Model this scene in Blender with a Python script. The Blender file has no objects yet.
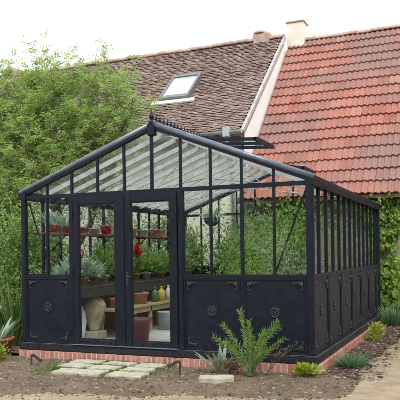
import bpy, math, random
import numpy as np
from mathutils import Vector, Matrix, noise
random.seed(7)
rng = np.random.default_rng(11)
PI = math.pi
S = bpy.context.scene
COL = S.collection

# ------------------------------------------------------------------ materials
def new_mat(name):
    m = bpy.data.materials.new(name); m.use_nodes = True
    nt = m.node_tree
    for n in list(nt.nodes): nt.nodes.remove(n)
    out = nt.nodes.new('ShaderNodeOutputMaterial')
    return m, nt, out
def N(nt, t, **kw):
    n = nt.nodes.new(t)
    for k, v in kw.items(): setattr(n, k, v)
    return n
def L(nt, a, b): nt.links.new(a, b)
def principled(nt, out, col=(.5, .5, .5), rough=.6, metal=0, spec=.5):
    p = N(nt, 'ShaderNodeBsdfPrincipled')
    p.inputs['Base Color'].default_value = (*col, 1)
    p.inputs['Roughness'].default_value = rough
    p.inputs['Metallic'].default_value = metal
    p.inputs['Specular IOR Level'].default_value = spec
    L(nt, p.outputs[0], out.inputs['Surface'])
    return p
def ramp(nt, fac, stops):
    r = N(nt, 'ShaderNodeValToRGB')
    e = r.color_ramp.elements
    while len(e) < len(stops): e.new(.5)
    for q, (pos, c) in zip(e, stops):
        q.position = pos; q.color = (*c, 1)
    L(nt, fac, r.inputs[0])
    return r.outputs[0]
def noise_tex(nt, scale, detail=4, rough=.6, vec=None):
    n = N(nt, 'ShaderNodeTexNoise')
    n.inputs['Scale'].default_value = scale; n.inputs['Detail'].default_value = detail
    n.inputs['Roughness'].default_value = rough
    if vec is None:
        g = N(nt, 'ShaderNodeNewGeometry'); vec = g.outputs['Position']
    L(nt, vec, n.inputs['Vector'])
    return n.outputs['Fac']
def attr(nt, name='rnd'):
    return N(nt, 'ShaderNodeAttribute', attribute_name=name).outputs['Fac']
def mixc(nt, fac, a, b, mode='MIX'):
    m = N(nt, 'ShaderNodeMix', data_type='RGBA', blend_type=mode)
    if isinstance(fac, (int, float)): m.inputs[0].default_value = fac
    else: L(nt, fac, m.inputs[0])
    for i, v in ((6, a), (7, b)):
        if isinstance(v, tuple): m.inputs[i].default_value = (*v, 1)
        else: L(nt, v, m.inputs[i])
    return m.outputs[2]
def bump(nt, p, h, strength=.3, dist=.02):
    b = N(nt, 'ShaderNodeBump'); b.inputs['Strength'].default_value = strength
    b.inputs['Distance'].default_value = dist
    L(nt, h, b.inputs['Height']); L(nt, b.outputs[0], p.inputs['Normal'])

def front_fresnel(nt, ior):
    fr = N(nt, 'ShaderNodeFresnel'); fr.inputs['IOR'].default_value = ior
    g = N(nt, 'ShaderNodeNewGeometry')
    m = N(nt, 'ShaderNodeMath', operation='MULTIPLY'); k = N(nt, 'ShaderNodeMath', operation='SUBTRACT')
    k.inputs[0].default_value = 1; L(nt, g.outputs['Backfacing'], k.inputs[1])
    L(nt, fr.outputs[0], m.inputs[0]); L(nt, k.outputs[0], m.inputs[1])
    return m.outputs[0]
def plain(name, col, rough=.6, var=.25, scale=12, metal=0, spec=.5, bmp=.15):
    m, nt, out = new_mat(name)
    p = principled(nt, out, col, rough, metal, spec)
    n = noise_tex(nt, scale)
    lo = tuple(c*(1-var) for c in col); hi = tuple(min(1, c*(1+var)) for c in col)
    L(nt, ramp(nt, n, [(.3, lo), (.7, hi)]), p.inputs['Base Color'])
    if bmp: bump(nt, p, noise_tex(nt, scale*6), bmp, .01)
    return m
def attr_mat(name, stops, rough=.8, nscale=9, dirt=(.06, .05, .045), dirt_amt=.5, spec=.3, bscale=60, bstr=.25, big=None):
    m, nt, out = new_mat(name)
    p = principled(nt, out, rough=rough, spec=spec)
    c = ramp(nt, attr(nt), stops)
    n = noise_tex(nt, nscale, 6, .7)
    f = ramp(nt, n, [(.45, (0, 0, 0)), (.75, (dirt_amt,)*3)])
    c = mixc(nt, f, c, dirt)
    if big:
        sc, colr, lo, hi, amt = big
        n2 = noise_tex(nt, sc, 5, .65)
        f2 = ramp(nt, n2, [(lo, (0, 0, 0)), (hi, (amt,)*3)])
        c = mixc(nt, f2, c, colr)
    L(nt, c, p.inputs['Base Color'])
    bump(nt, p, noise_tex(nt, bscale, 5), bstr, .01)
    return m
def leaf_mat(name, stops, trans=.35, rough=.5):
    m, nt, out = new_mat(name)
    p = principled(nt, out, rough=rough, spec=.35)
    c = ramp(nt, attr(nt), stops)
    c = mixc(nt, ramp(nt, noise_tex(nt, 2.2, 3), [(.35, (.0,)*3), (.7, (.45,)*3)]), c, tuple(v*1.35 for v in stops[-1][1]))
    L(nt, c, p.inputs['Base Color'])
    t = N(nt, 'ShaderNodeBsdfTranslucent')
    L(nt, mixc(nt, .5, c, (.72, 1, .35), 'MULTIPLY'), t.inputs['Color'])
    mx = N(nt, 'ShaderNodeMixShader'); mx.inputs[0].default_value = trans
    L(nt, p.outputs[0], mx.inputs[1]); L(nt, t.outputs[0], mx.inputs[2])
    L(nt, mx.outputs[0], out.inputs['Surface'])
    return m

M = {}
def build_materials():
    # dark painted metal of the greenhouse
    m, nt, out = new_mat('anthracite paint')
    p = principled(nt, out, (.012, .014, .03), .36, 0, .2)
    n = noise_tex(nt, 3.5, 6, .65)
    L(nt, ramp(nt, n, [(.3, (.008, .010, .023)), (.6, (.012, .0145, .031)), (.85, (.021, .023, .038))]), p.inputs['Base Color'])
    base = ramp(nt, n, [(.3, (.005, .0075, .0145)), (.6, (.008, .0118, .0215)), (.85, (.0135, .0175, .026))])
    g = N(nt, 'ShaderNodeNewGeometry'); sx = N(nt, 'ShaderNodeSeparateXYZ'); L(nt, g.outputs['Position'], sx.inputs[0])
    mr = N(nt, 'ShaderNodeMapRange'); L(nt, sx.outputs['Z'], mr.inputs[0])
    for i, v in ((1, .1), (2, .62), (3, .30), (4, -.12)): mr.inputs[i].default_value = v
    ad = N(nt, 'ShaderNodeMath', operation='ADD'); L(nt, noise_tex(nt, 22, 7, .75), ad.inputs[0]); L(nt, mr.outputs[0], ad.inputs[1])
    dst = mixc(nt, ramp(nt, ad.outputs[0], [(.64, (0,)*3), (.98, (.26,)*3)]), base, (.15, .125, .105))     # dried rain splash
    mp = N(nt, 'ShaderNodeMapping'); mp.inputs['Scale'].default_value = (38, 38, 2.2); L(nt, g.outputs['Position'], mp.inputs[0])
    st = ramp(nt, noise_tex(nt, 1, 4, .6, mp.outputs[0]), [(.6, (0,)*3), (.85, (.035,)*3)])
    L(nt, mixc(nt, st, dst, (.2, .2, .2)), p.inputs['Base Color'])
    L(nt, ramp(nt, noise_tex(nt, 14, 5), [(.3, (.34,)*3), (.7, (.55,)*3)]), p.inputs['Roughness'])
    bump(nt, p, noise_tex(nt, 60, 3), .06, .004)
    M['metal'] = m
    m, nt, out = new_mat('sky-lit edge metal')  # paler than the frame paint: sky light on upper edges put into colour
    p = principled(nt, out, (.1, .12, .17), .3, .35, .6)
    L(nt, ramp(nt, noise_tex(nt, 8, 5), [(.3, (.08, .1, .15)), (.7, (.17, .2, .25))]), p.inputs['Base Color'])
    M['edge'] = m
    m, nt, out = new_mat('cast ornament')  # kept lighter than the panel paint to put highlights into the colour
    p = principled(nt, out, (.026, .032, .046), .3, .2, .5)
    M['cast'] = m
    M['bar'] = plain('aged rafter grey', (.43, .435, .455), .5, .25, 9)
    # clear glass
    m, nt, out = new_mat('clear glass')
    t = N(nt, 'ShaderNodeBsdfTransparent'); t.inputs[0].default_value = (.96, .985, .975, 1)
    g = N(nt, 'ShaderNodeBsdfGlossy'); g.inputs['Roughness'].default_value = .015
    mx = N(nt, 'ShaderNodeMixShader')
    L(nt, front_fresnel(nt, 1.4), mx.inputs[0]); L(nt, t.outputs[0], mx.inputs[1]); L(nt, g.outputs[0], mx.inputs[2])
    L(nt, mx.outputs[0], out.inputs['Surface'])
    M['glass'] = m
    # twin-wall roof panes, milky
    m, nt, out = new_mat('milky roof pane')
    t = N(nt, 'ShaderNodeBsdfTransparent'); t.inputs[0].default_value = (.93, .95, .94, 1)
    tr = N(nt, 'ShaderNodeBsdfTranslucent'); tr.inputs[0].default_value = (.9, .92, .9, 1)
    mx = N(nt, 'ShaderNodeMixShader')
    L(nt, ramp(nt, noise_tex(nt, 1.6, 5, .7), [(.45, (.0,)*3), (.85, (.07,)*3)]), mx.inputs[0])
    L(nt, t.outputs[0], mx.inputs[1]); L(nt, tr.outputs[0], mx.inputs[2])
    g = N(nt, 'ShaderNodeBsdfGlossy'); g.inputs['Roughness'].default_value = .06
    m2 = N(nt, 'ShaderNodeMixShader')
    L(nt, front_fresnel(nt, 1.12), m2.inputs[0]); L(nt, mx.outputs[0], m2.inputs[1]); L(nt, g.outputs[0], m2.inputs[2])
    L(nt, m2.outputs[0], out.inputs['Surface'])
    M['poly'] = m
    # roof window pane: its pale sky reflection is painted into the base colour
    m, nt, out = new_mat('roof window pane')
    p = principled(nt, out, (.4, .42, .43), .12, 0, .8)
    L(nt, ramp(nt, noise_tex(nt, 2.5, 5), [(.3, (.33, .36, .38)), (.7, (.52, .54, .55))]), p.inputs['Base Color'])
    M['skypane'] = m
    M['brick'] = attr_mat('pink brick', [(0, (.29, .105, .078)), (.5, (.40, .165, .125)), (1, (.46, .235, .185))], .85, 25, (.44, .35, .29), .5)
    M['mortar'] = plain('pale mortar', (.5, .43, .38), .9, .2, 20)
    M['redtile'] = attr_mat('red clay tile', [(0, (.27, .082, .058)), (.4, (.345, .115, .08)), (.9, (.39, .145, .102)), (1, (.42, .21, .16))],
                            .85, 18, (.46, .33, .28), .55, .2, 50, .4, big=(.45, (.215, .155, .145), .40, .64, .85))
    M['oldtile'] = attr_mat('old brown tile', [(0, (.15, .10, .09)), (.25, (.21, .145, .128)), (.6, (.265, .19, .17)), (.88, (.32, .25, .228)), (1, (.33, .19, .155))],
                            .9, 14, (.17, .15, .12), .6, .2, 60, .4, big=(.9, (.30, .26, .24), .48, .72, .65))
    M['ridge'] = attr_mat('ridge tile', [(0, (.30, .19, .16)), (1, (.46, .33, .28))], .9, 6, (.5, .46, .42), .8)
    m, nt, out = new_mat('cream render')
    p = principled(nt, out, (.72, .68, .6), .92, 0, .2)
    c = ramp(nt, noise_tex(nt, 1.3, 6, .65), [(.3, (.62, .57, .48)), (.55, (.74, .7, .62)), (.8, (.78, .76, .7))])
    L(nt, c, p.inputs['Base Color']); bump(nt, p, noise_tex(nt, 30, 6), .3, .01)
    M['render'] = m
    M['white'] = plain('white render', (.84, .83, .79), .9, .05, 3)
    m, nt, out = new_mat('barn wall stone')
    p = principled(nt, out, rough=.95, spec=.2)
    c = ramp(nt, noise_tex(nt, 5, 7, .7), [(.25, (.2, .17, .15)), (.5, (.36, .31, .27)), (.75, (.48, .43, .38))])
    L(nt, c, p.inputs['Base Color']); bump(nt, p, noise_tex(nt, 12, 6), .6, .03)
    M['stone'] = m
    M['zinc'] = plain('zinc', (.42, .48, .52), .45, .2, 6, .3)
    M['lead'] = plain('lead grey', (.16, .18, .2), .45, .25, 10, .3)
    M['greymortar'] = plain('grey mortar', (.4, .39, .37), .9, .3, 8)
    M['pale'] = plain('pale flashing', (.75, .75, .73), .6, .08, 10)
    # ground
    m, nt, out = new_mat('sandy path')
    p = principled(nt, out, rough=.95, spec=.2)
    n1 = noise_tex(nt, 1.1, 6, .65); n2 = noise_tex(nt, 28, 6, .75)
    c = ramp(nt, n1, [(.3, (.34, .27, .18)), (.55, (.43, .35, .24)), (.75, (.5, .42, .3))])
    c = mixc(nt, ramp(nt, n2, [(.35, (0,)*3), (.7, (.55,)*3)]), c, (.26, .2, .14))
    c = mixc(nt, ramp(nt, noise_tex(nt, 3.2, 8, .75), [(.46, (0,)*3), (.62, (.75,)*3)]), c, (.235, .185, .135))   # trodden-in soil
    L(nt, c, p.inputs['Base Color']); bump(nt, p, n2, .6, .03)
    M['path'] = m
    def soil(name, stops, fleck):
        m, nt, out = new_mat(name)
        p = principled(nt, out, rough=.97, spec=.15)
        n1 = noise_tex(nt, 2.2, 7, .7); n2 = noise_tex(nt, 45, 6, .8)
        c = ramp(nt, n1, stops)
        c = mixc(nt, ramp(nt, n2, [(.45, (0,)*3), (.72, (.7,)*3)]), c, fleck)
        L(nt, c, p.inputs['Base Color']); bump(nt, p, n2, .8, .03)
        return m
    M['soil'] = soil('grey brown soil', [(.3, (.085, .062, .043)), (.5, (.175, .132, .094)), (.75, (.29, .23, .168))], (.35, .285, .21))
    M['mulch'] = soil('dark mulch', [(.3, (.055, .04, .03)), (.55, (.095, .068, .052)), (.75, (.15, .11, .085))], (.2, .155, .125))
    M['clod'] = attr_mat('soil clods', [(0, (.06, .044, .031)), (.5, (.155, .117, .084)), (.9, (.27, .215, .16)), (1, (.42, .36, .29))], .97, 30, (.1, .08, .06), .3)
    M['chip'] = attr_mat('bark chips', [(0, (.035, .024, .018)), (.55, (.10, .07, .05)), (.85, (.2, .145, .11)), (1, (.4, .34, .28))], .95, 30, (.04, .03, .02), .3)
    M['pebble'] = attr_mat('path gravel', [(0, (.24, .185, .13)), (.5, (.4, .33, .23)), (.9, (.5, .43, .33)), (1, (.62, .57, .48))], .9, 30, (.2, .15, .1), .3)
    m, nt, out = new_mat('paving stone')
    p = principled(nt, out, rough=.9, spec=.25)
    c = ramp(nt, noise_tex(nt, 9, 7, .7), [(.3, (.27, .255, .2)), (.55, (.43, .41, .33)), (.8, (.52, .5, .42))])
    L(nt, c, p.inputs['Base Color']); bump(nt, p, noise_tex(nt, 35, 6), .4, .01)
    M['slab'] = m
    M['floor'] = plain('interior concrete', (.38, .37, .35), .85, .18, 3)
    M['terracotta'] = plain('terracotta', (.34, .14, .08), .85, .45, 11)
    M['redplastic'] = plain('red plastic', (.42, .012, .02), .35, .1, 8)
    M['maroon'] = plain('maroon plastic', (.13, .03, .04), .4, .2, 8)
    M['yellow'] = plain('yellow plastic', (.42, .33, .05), .5, .1, 8)
    M['ochre'] = plain('ochre pot', (.45, .27, .05), .6, .2, 10)
    M['urn'] = plain('weathered urn', (.38, .31, .21), .9, .5, 6)
    M['paleurn'] = plain('pale pot', (.62, .62, .6), .7, .15, 7)
    M['greypl'] = plain('grey plastic', (.3, .33, .36), .5, .2, 7)
    M['greenpl'] = plain('green bottle', (.04, .14, .05), .3, .2, 7)
    M['wood'] = plain('light wood', (.33, .25, .14), .75, .3, 10)
    M['shelfwood'] = plain('red brown board', (.12, .035, .025), .6, .3, 10)
    M['benchdark'] = plain('dark bench', (.018, .018, .024), .6, .3, 10)
    M['rust'] = plain('dark iron', (.03, .027, .03), .6, .4, 20)
    M['bark'] = plain('grey bark', (.12, .1, .075), .9, .4, 18, 0, .2, .6)
    M['stem'] = plain('green stem', (.1, .16, .05), .6, .3, 20)
    M['redflower'] = leaf_mat('red petals', [(0, (.34, .008, .012)), (1, (.5, .03, .025))], .2)
    M['scroll'] = plain('white wire', (.7, .7, .68), .5, .1, 10)
    M['robinia'] = leaf_mat('light feathery leaves', [(0, (.15, .27, .07)), (.5, (.28, .43, .13)), (.93, (.44, .56, .24)), (1, (.52, .5, .24))], .58)
    M['greyleaf'] = leaf_mat('grey green leaves', [(0, (.14, .2, .13)), (.6, (.25, .32, .22)), (1, (.4, .46, .34))], .4)
    M['darkleaf'] = leaf_mat('dark green leaves', [(0, (.02, .05, .012)), (.6, (.045, .10, .025)), (1, (.09, .17, .04))], .3)
    M['midleaf'] = leaf_mat('mid green leaves', [(0, (.07, .15, .035)), (.6, (.14, .29, .07)), (.95, (.25, .42, .13)), (1, (.38, .4, .16))], .5)
    M['creeper'] = leaf_mat('creeper leaves', [(0, (.055, .14, .02)), (.6, (.13, .30, .04)), (.93, (.22, .42, .07)), (1, (.38, .42, .1))], .4)
    M['limeleaf'] = leaf_mat('lime leaves', [(0, (.16, .25, .03)), (1, (.4, .45, .06))], .35)
    M['blueleaf'] = leaf_mat('blue green leaves', [(0, (.06, .14, .06)), (1, (.18, .31, .17))], .25)
    M['paleleaf'] = leaf_mat('pale glaucous leaves', [(0, (.18, .26, .2)), (1, (.38, .48, .4))], .3)
    M['fern'] = leaf_mat('fresh pinnate leaves', [(0, (.05, .14, .02)), (.6, (.10, .26, .04)), (.94, (.18, .36, .07)), (1, (.32, .31, .1))], .35)
    M['sword'] = leaf_mat('sword leaves', [(0, (.03, .075, .02)), (.6, (.07, .14, .035)), (1, (.16, .26, .07))], .3)
    M['redleaf'] = leaf_mat('purple red leaves', [(0, (.12, .05, .05)), (1, (.25, .13, .11))], .25)
    M['grass'] = leaf_mat('grass blades', [(0, (.05, .12, .02)), (1, (.16, .26, .06))], .3)

# ------------------------------------------------------------------ mesh building
class MB:
    def __init__(s): s.v = []; s.f = []; s.r = []
    def add(s, verts, faces, r=None):
        o = len(s.v); s.v += [tuple(v) for v in verts]
        s.f += [tuple(i+o for i in f) for f in faces]
        s.r += [random.random() if r is None else r]*len(faces)
    def box(s, a, b, r=None, M4=None):
        (x0, y0, z0), (x1, y1, z1) = a, b
        v = [(x0, y0, z0), (x1, y0, z0), (x1, y1, z0), (x0, y1, z0), (x0, y0, z1), (x1, y0, z1), (x1, y1, z1), (x0, y1, z1)]
        if M4 is not None: v = [M4 @ Vector(p) for p in v]
        s.add(v, [(0, 3, 2, 1), (4, 5, 6, 7), (0, 1, 5, 4), (1, 2, 6, 5), (2, 3, 7, 6), (3, 0, 4, 7)], r)
    def cbox(s, a, b, c=.006, r=None):
        """box with chamfered vertical and horizontal edges (an octagonal-edged solid)"""
        (x0, y0, z0), (x1, y1, z1) = a, b
        c = min(c, (x1-x0)*.3, (y1-y0)*.3, (z1-z0)*.3)
        import bmesh
        bm = bmesh.new()
        bmesh.ops.create_cube(bm, size=1)
        for v in bm.verts: v.co = Vector(((x0+x1)/2+v.co.x*(x1-x0), (y0+y1)/2+v.co.y*(y1-y0), (z0+z1)/2+v.co.z*(z1-z0)))
        bmesh.ops.bevel(bm, geom=bm.edges[:], offset=c, segments=1, affect='EDGES')
        bm.verts.index_update()
        s.add([v.co[:] for v in bm.verts], [[v.index for v in f.verts] for f in bm.faces], r)
        bm.free()
    def bar(s, p, q, w, h, up=(0, 0, 1), r=None):
        p = Vector(p); q = Vector(q); d = (q-p).normalized(); u = Vector(up)
        sd = d.cross(u).normalized()*(w/2); u = sd.cross(d).normalized()*(h/2)
        v = [p-sd-u, p+sd-u, p+sd+u, p-sd+u, q-sd-u, q+sd-u, q+sd+u, q-sd+u]
        s.add(v, [(0, 1, 2, 3), (7, 6, 5, 4), (0, 4, 5, 1), (1, 5, 6, 2), (2, 6, 7, 3), (3, 7, 4, 0)], r)
    def tube(s, pts, rad, n=8, r=None, cap=True):
        pts = [Vector(p) for p in pts]
        rads = rad if isinstance(rad, (list, tuple)) else [rad]*len(pts)
        v = []; f = []; pu = None
        for i, p in enumerate(pts):
            d = (pts[min(i+1, len(pts)-1)]-pts[max(i-1, 0)])
            d = d.normalized() if d.length > 1e-9 else Vector((0, 0, 1))
            u = pu if pu is not None else (Vector((0, 0, 1)) if abs(d.z) < .9 else Vector((1, 0, 0)))
            u = (u-d*u.dot(d)); u = u.normalized() if u.length > 1e-6 else d.orthogonal().normalized()
            pu = u; w = d.cross(u)
            for k in range(n):
                a = 2*PI*k/n
                v.append(p+(u*math.cos(a)+w*math.sin(a))*rads[i])
        for i in range(len(pts)-1):
            for k in range(n):
                f.append((i*n+k, i*n+(k+1) % n, (i+1)*n+(k+1) % n, (i+1)*n+k))
        if cap:
            f.append(tuple(range(n-1, -1, -1))); f.append(tuple((len(pts)-1)*n+k for k in range(n)))
        s.add(v, f, r)
    def lathe(s, prof, c=(0, 0, 0), n=24, r=None):
        v = []; f = []
        for (rr, z) in prof:
            for k in range(n):
                a = 2*PI*k/n; v.append((c[0]+rr*math.cos(a), c[1]+rr*math.sin(a), c[2]+z))
        for i in range(len(prof)-1):
            for k in range(n):
                f.append((i*n+k, i*n+(k+1) % n, (i+1)*n+(k+1) % n, (i+1)*n+k))
        f.append(tuple(range(n-1, -1, -1))); f.append(tuple((len(prof)-1)*n+k for k in range(n)))
        s.add(v, f, r)
    def prism(s, poly, axis, a, b, r=None):
        """polygon extruded from a to b along axis ('x': poly in (y,z); 'y': poly in (x,z); 'z': poly in (x,y))"""
        def P(p, t): return {'x': (t, p[0], p[1]), 'y': (p[0], t, p[1]), 'z': (p[0], p[1], t)}[axis]
        n = len(poly)
        v = [P(p, a) for p in poly]+[P(p, b) for p in poly]
        f = [tuple(range(n-1, -1, -1)), tuple(range(n, 2*n))]+[(i, (i+1) % n, n+(i+1) % n, n+i) for i in range(n)]
        s.add(v, f, r)
    def leaves(s, P, D, Nn, Ln, W, fold=.18, belly=.42):
        P = np.asarray(P, float); n = len(P)
        if n == 0: return
        D = np.asarray(D, float); D /= np.linalg.norm(D, axis=1, keepdims=True)+1e-9
        Nn = np.asarray(Nn, float); Sd = np.cross(D, Nn); Sd /= np.linalg.norm(Sd, axis=1, keepdims=True)+1e-9
        Nn = np.cross(Sd, D)
        Ln = np.broadcast_to(np.asarray(Ln, float), (n,))[:, None]; W = np.broadcast_to(np.asarray(W, float), (n,))[:, None]
        mid = P+D*Ln*belly
        A = P; B = mid-Sd*W/2+Nn*W*fold; Cc = P+D*Ln-Nn*Ln*.06; E_ = mid+Sd*W/2+Nn*W*fold
        V = np.stack([A, B, Cc, E_], 1).reshape(-1, 3)
        o = len(s.v); s.v += [tuple(x) for x in V.tolist()]
        rr = np.random.default_rng(n).random(n)
        for i in range(n):
            b = o+4*i
            s.f.append((b, b+1, b+2)); s.f.append((b, b+2, b+3)); s.r.append(float(rr[i])); s.r.append(float(rr[i]))
    def blade(s, p, d, L_, w, droop=.4, seg=5, r=None, roll=None):
        """long strip leaf"""
        p = Vector(p); d = Vector(d).normalized()
        sd = d.cross(Vector((0, 0, 1)))
        sd = sd.normalized() if sd.length > 1e-3 else Vector((1, 0, 0))
        if roll: sd = Matrix.Rotation(roll, 3, d) @ sd
        v = []; f = []; q = p.copy(); dd = d.copy()
        for i in range(seg+1):
            t = i/seg; ww = w*(.7+.6*t)*(1-t**2.2)+.0008
            nn = sd.cross(dd).normalized()
            v += [q-sd*ww/2+nn*ww*.25, q, q+sd*ww/2+nn*ww*.25]
            q = q+dd*(L_/seg); dd = (dd+Vector((0, 0, -droop/seg*(.4+1.6*t)))).normalized()
        for i in range(seg):
            a = 3*i; f += [(a, a+1, a+4, a+3), (a+1, a+2, a+5, a+4)]
        s.add(v, f, r)
    def build(s, name, mat, parent=None, smooth=False, local=False):
        me = bpy.data.meshes.new(name)
        off = Vector((0, 0, 0))
        if not local:
            q = parent
            while q is not None: off += q.location; q = q.parent
        v = s.v if off.length < 1e-9 else [(a-off.x, b-off.y, c-off.z) for a, b, c in s.v]
        me.from_pydata(v, [], s.f)
        at = me.attributes.new('rnd', 'FLOAT', 'FACE'); at.data.foreach_set('value', s.r)
        me.materials.append(M[mat] if isinstance(mat, str) else mat)
        if smooth: me.polygons.foreach_set('use_smooth', [True]*len(me.polygons))
        me.update()
        o = bpy.data.objects.new(name, me); COL.objects.link(o)
        if parent is not None: o.parent = parent
        return o

def tag(o, label=None, cat=None, group=None, kind=None):
    if label: o['label'] = label
    if cat: o['category'] = cat
    if group: o['group'] = group
    if kind: o['kind'] = kind
    return o
def thing(name, loc, label, cat, group=None):
    o = bpy.data.objects.new(name, None); o.location = loc; o.empty_display_size = .2
    COL.objects.link(o); return tag(o, label, cat, group)
def copy_obj(o, parent, mat4=None):
    c = o.copy(); COL.objects.link(c); c.parent = parent
    if mat4 is not None: c.matrix_local = mat4
    return c
build_materials()

# ------------------------------------------------------------------ setting
def fbm(x, y, s, o=4): return noise.fractal(Vector((x*s, y*s, 3.1)), 1.0, 2.0, o)
def bed_edge_y(x): return -1.38-.285*max(0, -x-.3)+.16*fbm(x, 7, 1.1)+.05*fbm(x, 3, 6)
def bed_edge_x(y): return .5+.035*y+.09*fbm(3, y, 1.2)

# wide ground with finer mesh near the house
def make_ground():
    mb = MB()
    def strip(xs, ys):
        n = len(xs); v = []; f = []
        for y in ys:
            for x in xs:
                d = math.hypot(x+1, y)
                z = -.036+(.010*fbm(x, y, 1.6) if d < 12 else 0)
                v.append((x, y, z))
        for j in range(len(ys)-1):
            for i in range(n-1): f.append((j*n+i, j*n+i+1, (j+1)*n+i+1, (j+1)*n+i))
        mb.add(v, f, .5)
    near = [-13+.18*i for i in range(145)]
    xs = [-400, -150, -60, -30, -20]+near+[16, 24, 40, 80, 200, 400]
    ny = [-9+.18*i for i in range(100)]
    ys = [-400, -150, -60, -25, -14]+ny+[12, 20, 40, 90, 200, 500]
    strip(xs, ys)
    return tag(mb.build('ground', 'path', smooth=True), kind='structure')
make_ground()

def bed(name, mat, xs, ys, inside, base=.0, amp=.02, s=3.0):
    """soil sheet that dips under the path at its ragged edge"""
    mb = MB(); n = len(xs); v = []; f = []
    for y in ys:
        for x in xs:
            e = inside(x, y)                       # signed distance-like: >0 inside
            h = base+amp*(fbm(x, y, s)+.55*fbm(x, y, s*4.1))
            k = max(0, min(1, (e+.02)/.14))
            v.append((x, y, h*k-.075*(1-k)+.004*k))
    for j in range(len(ys)-1):
        for i in range(n-1):
            q = (j*n+i, j*n+i+1, (j+1)*n+i+1, (j+1)*n+i)
            f.append(q)
    mb.add(v, f, .5)
    return tag(mb.build(name, mat, smooth=True), kind='structure')
fr = lambda a, b, st: [a+st*i for i in range(int((b-a)/st)+1)]
bed('soil_bed', 'soil', fr(-8.6, 1.3, .045), fr(-3.6, .05, .045),
    lambda x, y: min(y-bed_edge_y(x), (.62+.1*fbm(x, y, 2))-x if y > -1.9 else 9), -.016, .026)
bed('mulch_bed', 'mulch', fr(-.06, 1.4, .045), fr(-.25, 7.4, .045),
    lambda x, y: min(bed_edge_x(y)-x, y+.12+.12*fbm(x, y, 2.4), x+.3), -.012, .022, 4)
bed('back_soil', 'soil', fr(-9.0, -4.3, .12), fr(.1, 7.0, .12), lambda x, y: 1, .015, .02)

# loose clods, chips and gravel
_g = (1+5**.5)/2; _k = 1/math.hypot(1, _g)
OCT = [(a*_k, b*_k, c*_k) for a, b, c in ((-1, _g, 0), (1, _g, 0), (-1, -_g, 0), (1, -_g, 0), (0, -1, _g), (0, 1, _g), (0, -1, -_g), (0, 1, -_g), (_g, 0, -1), (_g, 0, 1), (-_g, 0, -1), (-_g, 0, 1))]
OCF = [(0, 11, 5), (0, 5, 1), (0, 1, 7), (0, 7, 10), (0, 10, 11), (1, 5, 9), (5, 11, 4), (11, 10, 2), (10, 7, 6), (7, 1, 8), (3, 9, 4), (3, 4, 2), (3, 2, 6), (3, 6, 8), (3, 8, 9), (4, 9, 5), (2, 4, 11), (6, 2, 10), (8, 6, 7), (9, 8, 1)]
def scatter(name, mat, n, pick, smin, smax, flat=.6):
    mb = MB(); k = 0
    while k < n:
        p = pick()
        if p is None: continue
        x, y, z = p; k += 1
        sz = smin+(smax-smin)*random.random()**6
        a = random.random()*6.28
        ex, ey = sz*random.uniform(.7, 1.5), sz*random.uniform(.6, 1.0)
        v = []
        for q in OCT:
            j = random.uniform(.75, 1.2)
            X, Y, Z_ = q[0]*ex*j, q[1]*ey*j, q[2]*sz*flat*j
            v.append((x+X*math.cos(a)-Y*math.sin(a), y+X*math.sin(a)+Y*math.cos(a), z+Z_+sz*.15))
        mb.add(v, OCF)
    return tag(mb.build(name, mat, None, name != 'mulch_chips'), kind='stuff')
def pick_soil():
    x = random.uniform(-7, .55); y = random.uniform(-2.9, -.06)
    if y < bed_edge_y(x)-random.random()**2.5*.7: return None
    return x, y, (-.016+.026*(fbm(x, y, 3)+.55*fbm(x, y, 12.3)) if y > bed_edge_y(x)+.1 else -.036)
def pick_mulch():
    y = random.uniform(-.2, 6.8); x = random.uniform(.05, .8)
    if x > bed_edge_x(y)+random.random()**3*.4-.05: return None
    return x, y, -.012+.022*(fbm(x, y, 4)+.55*fbm(x, y, 16.4))
def pick_path():
    if random.random() < .6: x = random.uniform(-4.5, 1.6); y = random.uniform(-3.4, -.9)
    else: x = random.uniform(.4, 2.2); y = random.uniform(-2, 6.5)
    if y > bed_edge_y(x)+.05 and x < bed_edge_x(y)-.02 and y < .1: return None
    if y >= .1 and x < bed_edge_x(y): return None
    return x, y, -.038
scatter('soil_clods', 'clod', 30000, pick_soil, .003, .021, .7)
scatter('mulch_chips', 'chip', 8000, pick_mulch, .005, .036, .4)
scatter('path_gravel', 'pebble', 9000, pick_path, .0025, .010)

# ------------------------------------------------------------------ greenhouse
X0, X1, YB = -4.25, 0.0, 5.72        # outer footprint, front wall at y = 0
ZE, ZR = 2.30, 3.13                   # eave and ridge
XC = -2.135
P_ = .4155
BX = [-4.23+P_*k for k in range(11)]
NS = 13
SY = [.045+(YB-.09)*k/NS for k in range(NS+1)]
G = thing('greenhouse', (XC, YB/2, 0), 'dark blue-grey metal greenhouse with double glazed doors on a brick footing', 'greenhouse')

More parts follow.
